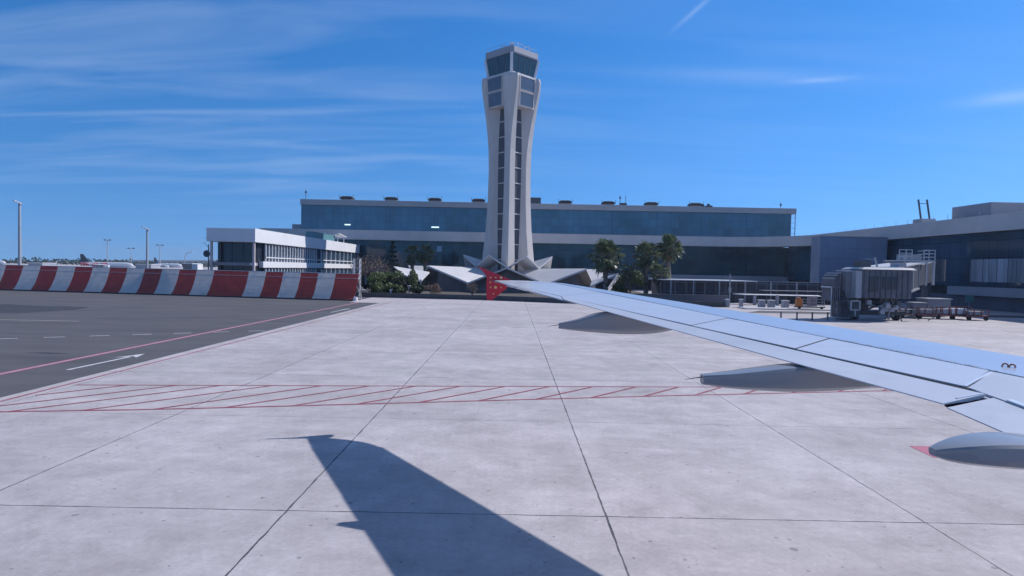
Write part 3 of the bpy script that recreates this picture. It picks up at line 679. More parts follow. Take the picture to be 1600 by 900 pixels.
b = MB(); b.beam((A_.x, A_.y, 2.45), (B_.x, B_.y, 3.2), .16, .22); b.build('sill_rail', JL, jb)
CABX = -1.35
# front cab (square cab + rotating round bellows to the left)
b = MB(); b.box(36.6, 41.6, 64.4, 68.2, 2.3, 5.2); b.build('cab', JB, jb, bevel=.08)
b = MB(); b.loft([[(36.4, 64.2, 5.2), (41.9, 64.2, 5.2), (41.9, 68.4, 5.2), (36.4, 68.4, 5.2)], [(36.8, 64.5, 5.42), (41.6, 64.5, 5.42), (41.6, 68.1, 5.42), (36.8, 68.1, 5.42)]]); b.build('cab_roof', JR, jb)
b = MB(); b.box(37.2, 38.2, 64.36, 64.4, 2.9, 4.5); b.box(38.5, 40.2, 64.36, 64.4, 3.2, 4.5); b.build('cab_window', mat('jb_window', (.02, .03, .045), .1), jb)
b = MB(); b.box(36.0, 36.6, 64.5, 67.8, 2.3, 5.05); b.build('cab_side_column', JL, jb)
b = MB(); b.tube([(34.9, 66.4, 2.2), (34.9, 66.4, 4.95)], 1.05, 20); b.build('round_lobby', mat('jb_lobby', (.16, .175, .21), .5, var=.15, scale=1.5), jb, smooth=False)
b = MB(); b.tube([(34.9, 66.4, 4.96), (34.9, 66.4, 5.08)], 1.15, 20); b.build('lobby_roof', JR, jb)
# folding bellows hood at the far left
for k in range(4):
    xx = 33.55-.2*k; zt = 4.75-.18*k*k*.35
    b = MB(); b.box(xx-.12, xx, 65.2, 67.6, 1.9, zt); b.build('bellows_rib', JB, jb); b = MB(); b.box(xx-.13, xx+.01, 65.15, 67.65, zt, zt+.1); b.build('bellows_rib', JL, jb)
b = MB(); b.box(31.6, 32.5, 65.3, 67.4, 3.25, 3.4); b.box(31.7, 31.78, 65.3, 65.38, 0, 3.3); b.box(32.3, 32.38, 65.3, 65.38, 0, 3.3); b.build('service_platform', JR, jb)
# external stair
b = MB()
for k in range(12):
    z = .25*k+.2; b.box(31.7+.02*k, 32.9+.02*k, 63.9+.16*k, 64.15+.16*k, z, z+.06)
b.beam((31.65, 63.9, .2), (31.9, 65.9, 3.2), .06, .2); b.beam((33.0, 63.9, .2), (33.2, 65.9, 3.2), .06, .2)
b.beam((31.65, 63.9, 1.2), (31.9, 65.9, 4.2), .05); b.build('stair', DSTEEL, jb)
# undercarriage
b = MB(); b.box(37.6, 38.2, 66, 66.6, .8, 2.4); b.box(40.6, 41.2, 66, 66.6, .8, 2.4); b.box(36.9, 41.9, 65.8, 66.8, .55, .95); b.box(37.6, 41.2, 66.1, 66.5, 1.7, 1.95)
b.beam((37.8, 66.2, .9), (41, 66.2, 2.3), .16); b.build('undercarriage', mat('bogie_dark', (.06, .065, .08), .6), jb)
for x in (37.0, 41.4):
    b = MB(); b.tube([(x-.25, 66.6, .52), (x+.25, 66.6, .52)], .52, 18); w0 = b.build('wheel', RUBBER, jb)
    b = MB(); b.tube([(x-.27, 66.6, .52), (x+.27, 66.6, .52)], .25, 14); b.build('rim', STEEL, w0)
b = MB(); b.box(33.6, 35.4, 65.0, 67.0, .25, 2.1); b.build('machinery_box', mat('jb_machinery', (.075, .085, .10), .6, var=.3, scale=1.5), jb)
b = MB()
c = Vector((34.6, 64.2, 1.55))
for (x, z) in (((-.45, -.45), (.45, -.45)), ((-.45, .45), (.45, .45)), ((-.45, -.45), (-.45, .45)), ((.45, -.45), (.45, .45))):
    b.beam((c.x+x[0], c.y, c.z+x[1]), (c.x+z[0], c.y, c.z+z[1]), .13)
b.beam((c.x, c.y, 1.1), (c.x, c.y, .5), .1); b.build('hose_frame', JL, jb)
b = MB(); b.tube([(39.2, 64.9, 1.6), (39.6, 64.9, 1.6)], .32, 12); b.box(39.0, 40.3, 65, 65.6, .95, 1.4); b.build('drive_motor', JL, jb)
rj = random.Random(11)
for k in range(26):      # hoses, cable trays and small gear hung under and around the bridge
    x = rj.uniform(34.2, 43.0); y = rj.uniform(64.8, 67.2); z = rj.uniform(.5, 2.3)
    b = MB()
    if k % 3 == 0: b.box(x-.22, x+.22, y-.2, y+.2, z-.2, z+.25); nm_ = 'equipment_box'
    elif k % 3 == 1: b.beam((x, y, z), (x+rj.uniform(-.9, .9), y+rj.uniform(-.3, .3), z+rj.uniform(-.9, .9)), .09); nm_ = 'strut'
    else: b.tube([(x, y, z+.6), (x+.2, y-.1, z), (x+rj.uniform(-.6, .8), y-.15, z-.35), (x+rj.uniform(-1, 1), y, .1)], .05, 6); nm_ = 'hose'
    b.build(nm_, [DSTEEL, JB, JL, BOXM][rj.choice([0, 0, 1, 1, 2, 3])], jb)
for k in range(9):
    b = MB(); x = 36.75+k*.55; b.box(x, x+.05, 64.30, 64.395, 2.3, 5.15); b.build('cab_rib', JB, jb).location.x = -1.35
# roof kit on cab
b = MB(); b.box(36.9, 38.0, 65.5, 66.8, 5.45, 6.1); b.build('roof_unit', DSTEEL, jb)
b = MB(); b.beam((38.5, 65.2, 5.4), (38.2, 65.2, 6.4), .14); b.beam((38.2, 65.2, 6.2), (37.2, 65.2, 6.3), .06); b.build('roof_bracket', JL, jb)
b = MB(); b.box(41.2, 42.3, 66.8, 67.6, 5.55, 6.0); b.beam((42.4, 66.9, 5.5), (42.2, 66.9, 6.7), .16); b.build('roof_lamp', JL, jb)
for o in jb.children:
    if o.name.split('.')[0] in ('cab','cab_roof','cab_window','cab_side_column','undercarriage','wheel','drive_motor','roof_unit','roof_bracket','roof_lamp'): o.location.x += CABX
    if o.name.split('.')[0] in ('bellows_rib','round_lobby','lobby_roof','machinery_box','hose_frame'): o.location.x -= .1
    if o.name.split('.')[0] in ('service_platform','stair'): o.location.x += .9
# rotunda platform with railings
Q = P0+d*25
b = MB(); b.tube([(Q.x, Q.y, 0), (Q.x, Q.y, 4.0)], .55, 14); b.build('rotunda_column', JB, jb)
b = MB(); b.tube([(Q.x, Q.y, 4.0), (Q.x, Q.y, 6.9)], 2.1, 20); b.build('rotunda', JB, jb)
Q2 = P0+d*13
b = MB(); b.box(Q2.x-2.0, Q2.x+2.2, Q2.y-1.6, Q2.y+1.6, 6.35, 6.5); b.build('roof_platform', JR, jb)
b = MB(); b.box(Q2.x-1.0, Q2.x+1.0, Q2.y-1.0, Q2.y+.6, 6.5, 7.2); b.build('platform_unit', JL, jb)
b = MB()
for z in (6.9, 7.3, 7.7):
    b.beam((Q2.x-2, Q2.y-1.6, z), (Q2.x-.5, Q2.y-1.6, z), .07); b.beam((Q2.x+.9, Q2.y-1.6, z), (Q2.x+2.2, Q2.y-1.6, z), .07); b.beam((Q2.x+2.2, Q2.y-1.6, z), (Q2.x+2.2, Q2.y+1.6, z), .07)
for x in (-2, -1.2, -.5, .9, 1.5, 2.2): b.beam((Q2.x+x, Q2.y-1.6, 6.5), (Q2.x+x, Q2.y-1.6, 7.75), .07)
b.build('railing', JR, jb)
b = MB(); b.beam((Q2.x+2.15, Q2.y-1.5, 3.6), (Q2.x+2.15, Q2.y-1.5, 6.4), .22); b.beam((Q2.x+1.3, Q2.y-1.5, 3.5), (Q2.x+1.3, Q2.y-1.5, 6.4), .16); b.build('ladder', JR, jb)

# ground support equipment right of the jet bridge
gse = mat('gse_grey', (.24, .25, .29), .55, var=.1)
def cart(px_, yb, w, hgt, label, body, red=True):
    g = gp(px_, yb); r = thing('baggage_cart', label, 'cart', (g.x, g.y, 0), 'red carts parked beside the jet bridge')
    b = MB(); b.box(g.x-w/2, g.x+w/2, g.y, g.y+1.5, .38, .55); b.build('deck', REDC, r, bevel=.02)
    b = MB()
    for x in (-w/2+.05, -w/6, w/6, w/2-.05): b.beam((g.x+x, g.y+.05, .5), (g.x+x, g.y+.05, .5+hgt), .07)
    b.beam((g.x-w/2, g.y+.05, .5+hgt), (g.x+w/2, g.y+.05, .5+hgt), .08); b.build('side_rack', REDC, r)
    for x in (-w/2+.3, w/2-.3):
        b = MB(); b.tube([(g.x+x, g.y, .22), (g.x+x, g.y+.16, .22)], .22, 12); b.build('wheel', RUBBER, r)
    b = MB(); b.box(g.x-w*.35, g.x+w*.3, g.y+.15, g.y+1.3, .56, .56+hgt*.7); b.build('load', body, r, bevel=.04)
REDC = mat('cart_red', (.20, .06, .06), .5, var=.2)
cart(1421, 497.5, 2.2, .6, 'red cart with grey load beside the jet bridge wheel', JL)
cart(1452, 498.5, 2.6, .7, 'red cart under the large grey container', gse)
cart(1478, 499, 2.2, .8, 'red cart carrying pale load in the middle of the row', JL)
cart(1501, 499.5, 2.4, .9, 'red cart with pale top rail right of the middle', WHITEM)
cart(1528, 501, 2.4, .6, 'low dark red cart at the right end of the row', gse)
p = at(1464, 471, 74); r = thing('ground_power_unit', 'large grey equipment container with white lid right of the jet bridge', 'equipment box', (p.x, 74, 0))
b = MB(); b.box(p.x-1.4, p.x+1.3, 73.5, 75.5, .4, 2.0); b.build('body', gse, r, bevel=.05)
b = MB(); b.box(p.x-1.5, p.x+1.4, 73.4, 75.6, 2.0, 2.1); b.build('lid', JR, r)
b = MB(); b.box(p.x-1.2, p.x+1.1, 73.9, 75.2, .1, .4); b.build('chassis', DARK, r)
p = at(1434, 477, 72); r = thing('ground_power_unit', 'small grey equipment box with white lid beside the jet bridge', 'equipment box', (p.x, 72, 0))
b = MB(); b.box(p.x-.7, p.x+.7, 71.6, 73, .2, 1.6); b.build('body', gse, r, bevel=.05)
b = MB(); b.box(p.x-.78, p.x+.78, 71.5, 73.1, 1.6, 1.68); b.build('lid', JR, r)
p = at(1515, 470, 92); r = thing('wall_sign', 'small pale green sign board by the pier wall', 'sign', (p.x, 92, 0))
b = MB(); b.box(p.x-.55, p.x+.55, 92, 92.08, 1.0, 2.1); b.build('board', mat('green_sign', (.12, .28, .26), .5), r)
b = MB(); b.box(p.x-.05, p.x+.05, 92.08, 92.16, 0, 2.0); b.build('post', STEEL, r)

# ------------------------------------------------------------------ two-storey office building on the left
office = thing('office_building', 'two-storey flat-roofed building with white bands left of the tower', 'building', (-41, 120, 0))
XO = -38.0; Y0, Y1 = 94.5, 159.0
b = MB(); b.box(XO-7.2, XO, Y0, Y1, 7.8, 9.8); b.build('roof_slab', CONC_W, office, bevel=.03)
b = MB(); b.box(XO-6.6, XO-.9, Y0+2.4, Y1-2.5, 0, 7.78); b.build('dark_core', mat('office_dark_glass', (.025, .035, .05), .12, var=.2, scale=.4), office)
b = MB(); b.box(XO-.7, XO-.05, Y0+3.3, Y1-.5, 4.05, 5.0); b.build('floor_band', CONC_W, office)
b = MB(); b.box(XO-7.0, XO-.5, Y0+.9, Y0+2.35, 4.3, 4.75); b.build('balcony_slab', mat('balcony_grey', (.26, .25, .28), .7), office)
b = MB(); b.box(XO-.85, XO-.5, Y0+5, Y1-3, 5.02, 7.76); b.build('upper_glazing', mat('office_glass', (.03, .055, .085), .08, var=.2, scale=.5, spec=.7), office)
b = MB(); b.box(XO-.85, XO-.5, Y0+5, Y1-3, 0.1, 4.03); b.build('lower_glazing', mat('office_glass', (0, 0, 0)), office)
for zz0, zz1 in ((5.0, 7.78), (.1, 4.05)):
    b = MB(); y = Y0+5
    while y < Y1-2:
        b.box(XO-.5, XO-.3, y, y+.16, zz0, zz1); y += 1.35 if y < 124 else 3.4
    b.box(XO-.5, XO-.28, Y0+5, Y1-2, zz0+.55*(zz1 > 5)+.35*(zz1 < 5)*6, zz0+.7*(zz1 > 5)+.4*(zz1 < 5)*6)
    b.build('window_frame', WHITE, office)
for (x, y) in ((XO-.4, Y0+.6), (XO-6.7, Y0+.6), (XO-.35, Y1-.6), (XO-1.8, Y1-.6)):
    b = MB(); b.box(x-.15, x+.15, y-.15, y+.15, 0, 7.8); b.build('column', mat('column_pinkish', (.58, .50, .50), .6), office)
b = MB()
for x in (-6.2, -4.5, -2.8): b.box(XO+x, XO+x+.1, Y0+2.3, Y0+2.4, .1, 7.7)
b.build('front_mullions', DSTEEL, office)
b = MB(); b.box(XO-1.1, XO-.3, Y0+.8, Y0+1.2, 4.35, 4.75); b.build('balcony_bracket', CONC_W, office)
TEAL = mat('teal_cladding', (.10, .24, .27), .5, var=.1, scale=.5)
b = MB(); ya = 38/.325*1.0; b.box(XO-2.1, XO-.6, 124, 139, 9.8, 11.1); 
pent = tag(b.build('roof_penthouse', TEAL), 'teal stair penthouse on the office roof under a small white canopy', 'penthouse')
b = MB(); b.loft([[(XO-1.6, 138.5, 11.15), (XO+.4, 138.5, 11.5), (XO+.4, 145, 11.0), (XO-1.6, 145, 11.0)], [(XO-1.6, 138.5, 11.3), (XO+.4, 138.5, 11.65), (XO+.4, 145, 11.15), (XO-1.6, 145, 11.15)]]); b.build('canopy', WHITE, pent)
b = MB(); b.box(XO-.1, XO+.05, 144, 144.15, 9.8, 11.0); b.box(XO-.1, XO+.05, 139, 139.15, 9.8, 11.2); b.build('canopy_post', WHITE, pent)
# mast with dishes left of it
p = at(326, 375, 110); r = thing('dish_mast', 'dark mast with dish and side arms at the left end of the office', 'mast', (p.x, 110, 0))
b = MB(); b.tube([(p.x, 110, 0), (p.x, 110, 7.8)], .10, 8); b.build('mast', DSTEEL, r)
b = MB(); b.tube([(p.x-.1, 109.8, 6.2), (p.x-.1, 109.5, 6.2)], [.5, .6], 16); b.build('dish', DSTEEL, r)
b = MB(); b.beam((p.x, 110, 7.3), (p.x-.9, 110, 8.2), .06); b.beam((p.x, 110, 8.6), (p.x-.6, 110, 9.0), .06); b.beam((p.x, 110, 5), (p.x+.5, 110, 4.4), .06); b.build('side_arm', DSTEEL, r)

# ------------------------------------------------------------------ blast barrier
BR = mat('barrier_red', (.60, .11, .085), .45, var=.12, scale=1.2, dirt=((.38, .12, .11), 1.5, .35))
BW = mat('barrier_white', (.86, .81, .77), .45, var=.08, scale=1.2, dirt=((.66, .64, .64), 1.3, .4))
for MM in (BR, BW):       # thin moulded panels: the low sun behind them glows through a little
    t = MM.node_tree; bs = t.nodes['Principled BSDF']; tr = N(t, 'ShaderNodeBsdfTranslucent'); ms = N(t, 'ShaderNodeMixShader'); ms.inputs[0].default_value = .42
    t.links.new(bs.inputs['Base Color'].links[0].from_socket, tr.inputs[0]); t.links.new(bs.outputs[0], ms.inputs[1]); t.links.new(tr.outputs[0], ms.inputs[2]); t.links.new(ms.outputs[0], t.nodes['Material Output'].inputs[0])
bar = thing('blast_barrier', 'long curved blast barrier in red and white stripes on the left', 'barrier', (-40, 88, 0))
A = Vector((-20.75, 83.6)); Bv = Vector((-76.1, 95.0)); dirv = (Bv-A).normalized(); nv = Vector((dirv.y, -dirv.x))
if nv.y > 0: nv = -nv
profb = [(-.0, .14), (.28, .42), (.56, .82), (.82, 1.28), (1.08, 1.82), (1.30, 2.38), (1.50, 2.95), (1.66, 3.5)]
def bpt(s, q, extra=0):
    p = A + dirv*s - nv*(q[0]+extra); hk = 1+ .06*s/56
    return Vector((p.x, p.y, q[1]*hk))
edges = [at(x, 452, 90) for x in ()]
# stripe edges follow equal widths seen at the top rail: intersect view columns with the barrier's top line
tops = [551.5-27.1*i for i in range(0, 26)]
svals = []
for t_ in tops:
    r_ = ray(t_, 425); # solve in plan: (k*r.x,k*r.y) = A-nv*1.66+dirv*s
    Ax, Ay = (A-nv*1.66); det = r_.x*(-dirv.y)+r_.y*dirv.x
    k = (Ax*(-dirv.y)+Ay*dirv.x)/det; svals.append((Vector((r_.x*k, r_.y*k))-Vector((Ax, Ay))).dot(dirv))
svals[0] = 0
cols = ['r', 'w', 'r', 'w', 'r', 'w', 'r', 'r'] + ['w', 'r']*9
for i in range(len(svals)-1):
    s0, s1 = svals[i]+.015, svals[i+1]-.015
    if svals[i+1] < svals[i]: continue
    b = MB(); secs = []
    fine = []
    for (q0, q1) in zip(profb[:-1], profb[1:]):
        for k in range(4):
            u = k/4; fine.append((q0[0]+(q1[0]-q0[0])*u - .005*math.sin(math.pi*u*2), q0[1]+(q1[1]-q0[1])*u + .003*math.sin(math.pi*u*2)))
    fine.append(profb[-1])
    ring = lambda s: [bpt(s, q) for q in fine] + [bpt(s, q, .03) for q in reversed(fine)]
    b.loft([ring(s0), ring(s1)]); b.build('panel', BR if cols[i] == 'r' else BW, bar)
L = svals[-1]
b = MB(); b.beam(bpt(0, (-.12, .07)), bpt(L, (-.12, .07)), .14, .14); b.build('base_rail', DARK, bar)
b = MB(); b.beam(bpt(0, (1.50, 2.86)), bpt(L, (1.50, 2.86)), .05, .09); b.build('seam_rail', mat('seam_grey', (.80, .78, .78), .4), bar)
b = MB(); b.beam(bpt(0, (1.68, 3.52)), bpt(L, (1.68, 3.52)), .10, .06); b.build('top_rail', WHITEM, bar)
s = .2
while s < L:
    b = MB(); b.beam(bpt(s, (1.75, 3.4)), bpt(s, (3.0, .05)), .12); b.beam(bpt(s, (.6, .5)), bpt(s, (3.0, .1)), .1); b.beam(bpt(s, (1.4, 1.9)), bpt(s, (3.0, .15)), .08); b.build('rear_brace', STEEL, bar); s += 5.0
p = bpt(-.35, (-.05, .3)); b = MB(); b.tube([(p.x, p.y, .0), (p.x, p.y, .5)], [.34, .26], 12)
tag(b.build('end_marker', mat('pale_marker', (.75, .66, .68), .5)), 'small pale round marker at the right foot of the barrier', 'marker')
# white lattice frame at the barrier's right end
p = at(556, 462, 92.5); r = thing('lattice_frame', 'white lattice frame standing behind the right end of the barrier', 'frame', (p.x, 92.5, 0))
b = MB()
for x in (-.45, .45):
    for y in (0, .9): b.tube([(p.x+x, 92.5+y, 0), (p.x+x, 92.5+y, 5.6)], .05, 6)
b.build('uprights', WHITE, r)
b = MB()
for k in range(7):
    z = .2+k*.8
    b.beam((p.x-.45, 92.5, z), (p.x+.45, 92.5, z), .05); b.beam((p.x-.45, 92.5, z), (p.x+.45, 92.5, z+.8 if k % 2 == 0 else z), .04); b.beam((p.x+.45, 92.5, z), (p.x+.45, 93.4, z+.7), .04)
b.build('braces', WHITE, r)

# ------------------------------------------------------------------ vegetation
def leafmat(name, c1, c2, rough=.55):
    M = bpy.data.materials.new(name); M.use_nodes = True; t = M.node_tree; b = t.nodes['Principled BSDF']
    g = N(t, 'ShaderNodeNewGeometry'); mx = N(t, 'ShaderNodeMix', data_type='RGBA'); t.links.new(g.outputs['Random Per Island'], mx.inputs[0])
    mx.inputs[6].default_value = (*c1, 1); mx.inputs[7].default_value = (*c2, 1); t.links.new(mx.outputs[2], b.inputs['Base Color'])
    b.inputs['Roughness'].default_value = rough; b.inputs['Specular IOR Level'].default_value = .4
    tr = N(t, 'ShaderNodeBsdfTranslucent'); t.links.new(mx.outputs[2], tr.inputs[0]); ms = N(t, 'ShaderNodeMixShader'); ms.inputs[0].default_value = .25
    t.links.new(b.outputs[0], ms.inputs[1]); t.links.new(tr.outputs[0], ms.inputs[2]); t.links.new(ms.outputs[0], t.nodes['Material Output'].inputs[0])
    return M
LG = leafmat('shrub_leaves', (.055, .09, .035), (.17, .22, .09)); LB = leafmat('dry_twigs', (.16, .11, .09), (.28, .20, .17))
LP = leafmat('palm_leaves', (.06, .09, .045), (.25, .29, .17), .30); LW = leafmat('pale_blossom', (.45, .44, .46), (.7, .7, .72)); LD = leafmat('conifer_leaves', (.02, .04, .025), (.05, .07, .04))
BARK = mat('bark', (.16, .12, .10), .9, var=.3, scale=3); PBARK = mat('palm_bark', (.17, .14, .12), .9, var=.3, scale=4)
def clump(b, c, rx, ry, rz, n, size, up_=.4, hollow=.45):
    for _ in range(n):
        while True:
            v = Vector((random.uniform(-1, 1), random.uniform(-1, 1), random.uniform(-1, 1)))
            if hollow < v.length < 1: break
        p = Vector(c) + Vector((v.x*rx, v.y*ry, v.z*rz)); s_ = size*random.uniform(.5, 1.3)
        a = Vector((random.uniform(-1, 1), random.uniform(-1, 1), random.uniform(-1, 1))).normalized(); q = a.cross(Vector((random.uniform(-1, 1), random.uniform(-1, 1), up_+random.random()))).normalized()
        vs_ = [b.b.verts.new(p + a*s_*.9), b.b.verts.new(p + q*s_*.5), b.b.verts.new(p - a*s_*.8), b.b.verts.new(p - q*s_*.45)]
        b.b.faces.new(vs_)
def bush(name, label, x, y, rx, rz, z0, material, n=900, size=.22, cat='bush', trunk=True, group='shrubs and small trees in the garden'):
    r = thing(name, label, cat, (x, y, 0), group)
    b = MB(); zc_ = z0+rz
    for k in range(7):
        a = random.uniform(0, 6.28); q = random.uniform(.2, .7)
        clump(b, (x+rx*q*math.cos(a), y+rx*q*math.sin(a), zc_+rz*random.uniform(-.45, .5)), rx*random.uniform(.35, .55), rx*.5, rz*random.uniform(.35, .55), n//7, size)
    b.build('crown', material, r)
    b = MB(); b.tube([(x, y, 0), (x+.1, y, z0+rz*.6)], [.14, .07], 7)
    for k in range(5):
        a = k*1.26; b.tube([(x, y, z0*.6+.1), (x+rx*.6*math.cos(a), y+rx*.6*math.sin(a), zc_+rz*.3)], [.07, .02], 5)
    b.build('trunk', BARK, r)
def bare(label, x, y, rx, h):
    r = thing('bare_tree', label, 'tree', (x, y, 0), 'shrubs and small trees in the garden')
    b = MB(); b.tube([(x, y, 0), (x, y, h*.35)], [.16, .12], 7)
    for k in range(26):
        a = random.uniform(0, 6.28); q = random.uniform(.3, 1)
        e_ = Vector((x+rx*q*math.cos(a), y+rx*q*math.sin(a)*.6, h*random.uniform(.6, 1.0))); mid = Vector((x, y, h*.35)).lerp(e_, .5)+Vector((0, 0, .3))
        b.tube([(x, y, h*.3), mid, e_], [.07, .04, .012], 4)
    b.build('trunk', BARK, r)
    b = MB(); clump(b, (x, y, h*.72), rx, rx*.7, h*.3, 1300, .15, hollow=.2); b.build('crown', LB, r)
def gx_(px_, Y): return at(px_, 440, Y).x
bare('reddish bare tree right beside the office building end', gx_(578, 106), 106, 3.6, 6.3)
bush('shrub', 'large dark green shrub in front of the reddish bare tree', gx_(592, 100), 100, 2.6, 2.0, .2, LG, 1500)
bush('shrub', 'green shrub between the bare tree and the tilted white roof', gx_(612, 103), 103, 2.2, 2.2, .3, LG, 1300)
bush('shrub', 'dark rounded bush in front of the small tilted roof', gx_(625, 99), 99, 1.7, 1.6, .1, LD, 1000)
bush('shrub', 'upright dark bush rising over the small white roof', gx_(646, 101), 101, 1.3, 2.25, .2, LG, 1100)
bush('shrub', 'low dark bush between the garden lamp and dry shrub', gx_(652, 98), 98, 1.6, 1.1, .1, LD, 800)
bush('shrub', 'dry brownish shrub under the first white gable', gx_(676, 97.5), 97.5, 1.5, 1.0, .2, LB, 700, .16)
bush('shrub', 'low white-flowering shrub at the barrier end', gx_(570, 96.5), 96.5, .9, .7, .05, LW, 240, .13)
bush('shrub', 'spindly twiggy shrub before the winglet', gx_(738, 100), 100, 1.1, 1.3, .4, LB, 260, .12)
bush('shrub', 'leafy green tree between the two groups of palms', gx_(985, 112), 112, 2.8, 1.9, 1.4, leafmat('fresh_leaves', (.05, .09, .03), (.14, .19, .07)), 1500)
bush('shrub', 'green bush at the foot of the first right-hand palm', gx_(968, 106), 106, 1.6, 1.3, .2, LG, 800)
r = thing('conifer', 'sparse dark conifer in front of the terminal glass', 'tree', (gx_(613, 128), 128, 0))
cx_ = gx_(613, 128); b = MB()
for k in range(9): clump(b, (cx_, 128, 2.2+k*.9), 2.2*(1-k/10), 2.0*(1-k/10), .35, 150, .22, hollow=.1)
b.build('crown', LD, r); b = MB(); b.tube([(cx_, 128, 0), (cx_, 128, 10.0)], [.2, .03], 6); b.build('trunk', BARK, r)
def palm(label, px_, ytop, Y, crown_r, droop=1.0, n=46, seed=0, tr=.38):
    n = int(n*1.7)
    rnd = random.Random(seed); p = at(px_, ytop, Y); x = p.x; hc = p.z-crown_r*.85
    r = thing('palm_tree', label, 'palm', (x, Y, 0), 'fan palms in the garden')
    b = MB(); pts = [(x+.15*math.sin(k*.7), Y, hc*k/8) for k in range(9)]; b.tube(pts, [tr*1.25, tr*1.1]+[tr]*5+[tr*1.2, tr*1.3], 10); b.build('trunk', PBARK, r)
    b = MB()
    for k in range(n):       # petioles with a fan of pleated segments at the end
        az = rnd.uniform(0, 6.283); el = rnd.uniform(-1.15*droop, 1.35); L_ = crown_r*rnd.uniform(.45, .78)
        dr = Vector((math.cos(az)*math.cos(el), math.sin(az)*math.cos(el), math.sin(el)))
        base = Vector((x, Y, hc)); tip = base+dr*L_
        sd_ = dr.cross(Vector((0, 0, 1))).normalized(); nn = sd_.cross(dr).normalized(); tw = rnd.uniform(-.6, .6)
        sd_ = sd_*math.cos(tw)+nn*math.sin(tw)
        b.tube([base, tip], [.04, .025], 3, cap=False)
        fr = crown_r*rnd.uniform(.34, .50); ns = 13
        for j in range(ns):
            a = -1.9+3.8*j/(ns-1); v = (dr*math.cos(a)+sd_*math.sin(a)); ll = fr*(1-.25*abs(a)/1.9)*rnd.uniform(.85, 1.1)
            sag = Vector((0, 0, -ll*.22*rnd.uniform(.5, 1.5))); mid = tip+v*ll*.55; w_ = v.cross(nn).normalized()*ll*.11
            vs_ = [b.b.verts.new(q) for q in (tip, mid+w_, tip+v*ll+sag, mid-w_)]; b.b.faces.new(vs_)
    b.build('crown', LP, r)
    b = MB(); 
    for k in range(90):      # dead skirt
        az = rnd.uniform(0, 6.283); z = hc-rnd.uniform(0, crown_r*.7); q = tr+rnd.uniform(.1, .55)
        c = Vector((x+q*math.cos(az), Y+q*math.sin(az), z)); s_ = .45; t_ = Vector((-math.sin(az), math.cos(az), 0))*.16
        b.b.faces.new([b.b.verts.new(v) for v in (c-t_, c+t_, c+t_*.3+Vector((math.cos(az)*.1, math.sin(az)*.1, -s_)), c-t_*.4+Vector((0, 0, -s_*1.1)))])
    b.build('dead_skirt', LB, r)
palm('thick fan palm nearest the tower on the right', 947, 376, 105, 3.0, seed=1, n=60)
palm('fan palm left of the tall palm in the right-hand pair', 1010, 378, 107, 2.6, seed=2, n=52)
palm('tallest fan palm of the right-hand group', 1046, 369, 109, 2.5, seed=3, n=54)
palm('short drooping palm beneath the right-hand pair', 1030, 412, 103, 1.9, seed=4, n=34, droop=1.1)
palm('young palm between first palm and the pair', 980, 412, 108, 1.6, seed=5, n=26)
palm('left palm of the dull pair behind the small white roof', 645, 383, 130, 2.1, seed=6, n=40, droop=1.2)
palm('right palm of the dull pair behind the small white roof', 665, 382, 132, 2.2, seed=7, n=40, droop=1.2)
bush('shrub', 'low green bush at the foot of the conifer by the kerb', gx_(602, 97.5), 97.5, 1.8, 1.1, .1, LG, 900)
bush('shrub', 'rounded green bush between the standpipe and garden lamp', gx_(626, 97.2), 97.2, 1.3, .95, .1, LG, 800)
# garden lamp, globe, standpipe
p = at(639, 447, 97); r = thing('garden_lamp', 'short garden lamp post with flat head among the bushes', 'lamp post', (p.x, 97, 0))
b = MB(); b.tube([(p.x, 96.6, 0), (p.x, 96.6, p.z)], .05, 6); b.build('pole', STEEL, r); b = MB(); b.box(p.x-.16, p.x+.3, 96.4, 96.8, p.z, p.z+.1); b.build('lamp_head', WHITE, r)
p = at(658, 438, 103); r = thing('globe_lamp', 'white globe lamp beside the low edge of the tilted roof', 'lamp post', (p.x, 103, 0))
b = MB(); b.tube([(p.x, 103, 0), (p.x, 103, p.z-.2)], .05, 6); b.build('pole', STEEL, r)
b = MB(); bmesh.ops.create_uvsphere(b.b, u_segments=14, v_segments=8, radius=.24, matrix=Matrix.Translation((p.x, 103, p.z))); b.build('globe', WHITE, r, smooth=True)
p = at(611, 452, 96.5); r = thing('standpipe', 'small white standpipe in front of the green shrubs', 'standpipe', (p.x, 96.5, 0))
b = MB(); b.tube([(p.x, 96.3, 0), (p.x, 96.3, 1.15)], .09, 8); b.build('pipe', WHITE, r); b = MB(); b.tube([(p.x-.2, 96.3, 1.0), (p.x+.25, 96.3, 1.15)], .08, 8); b.build('valve', WHITE, r)

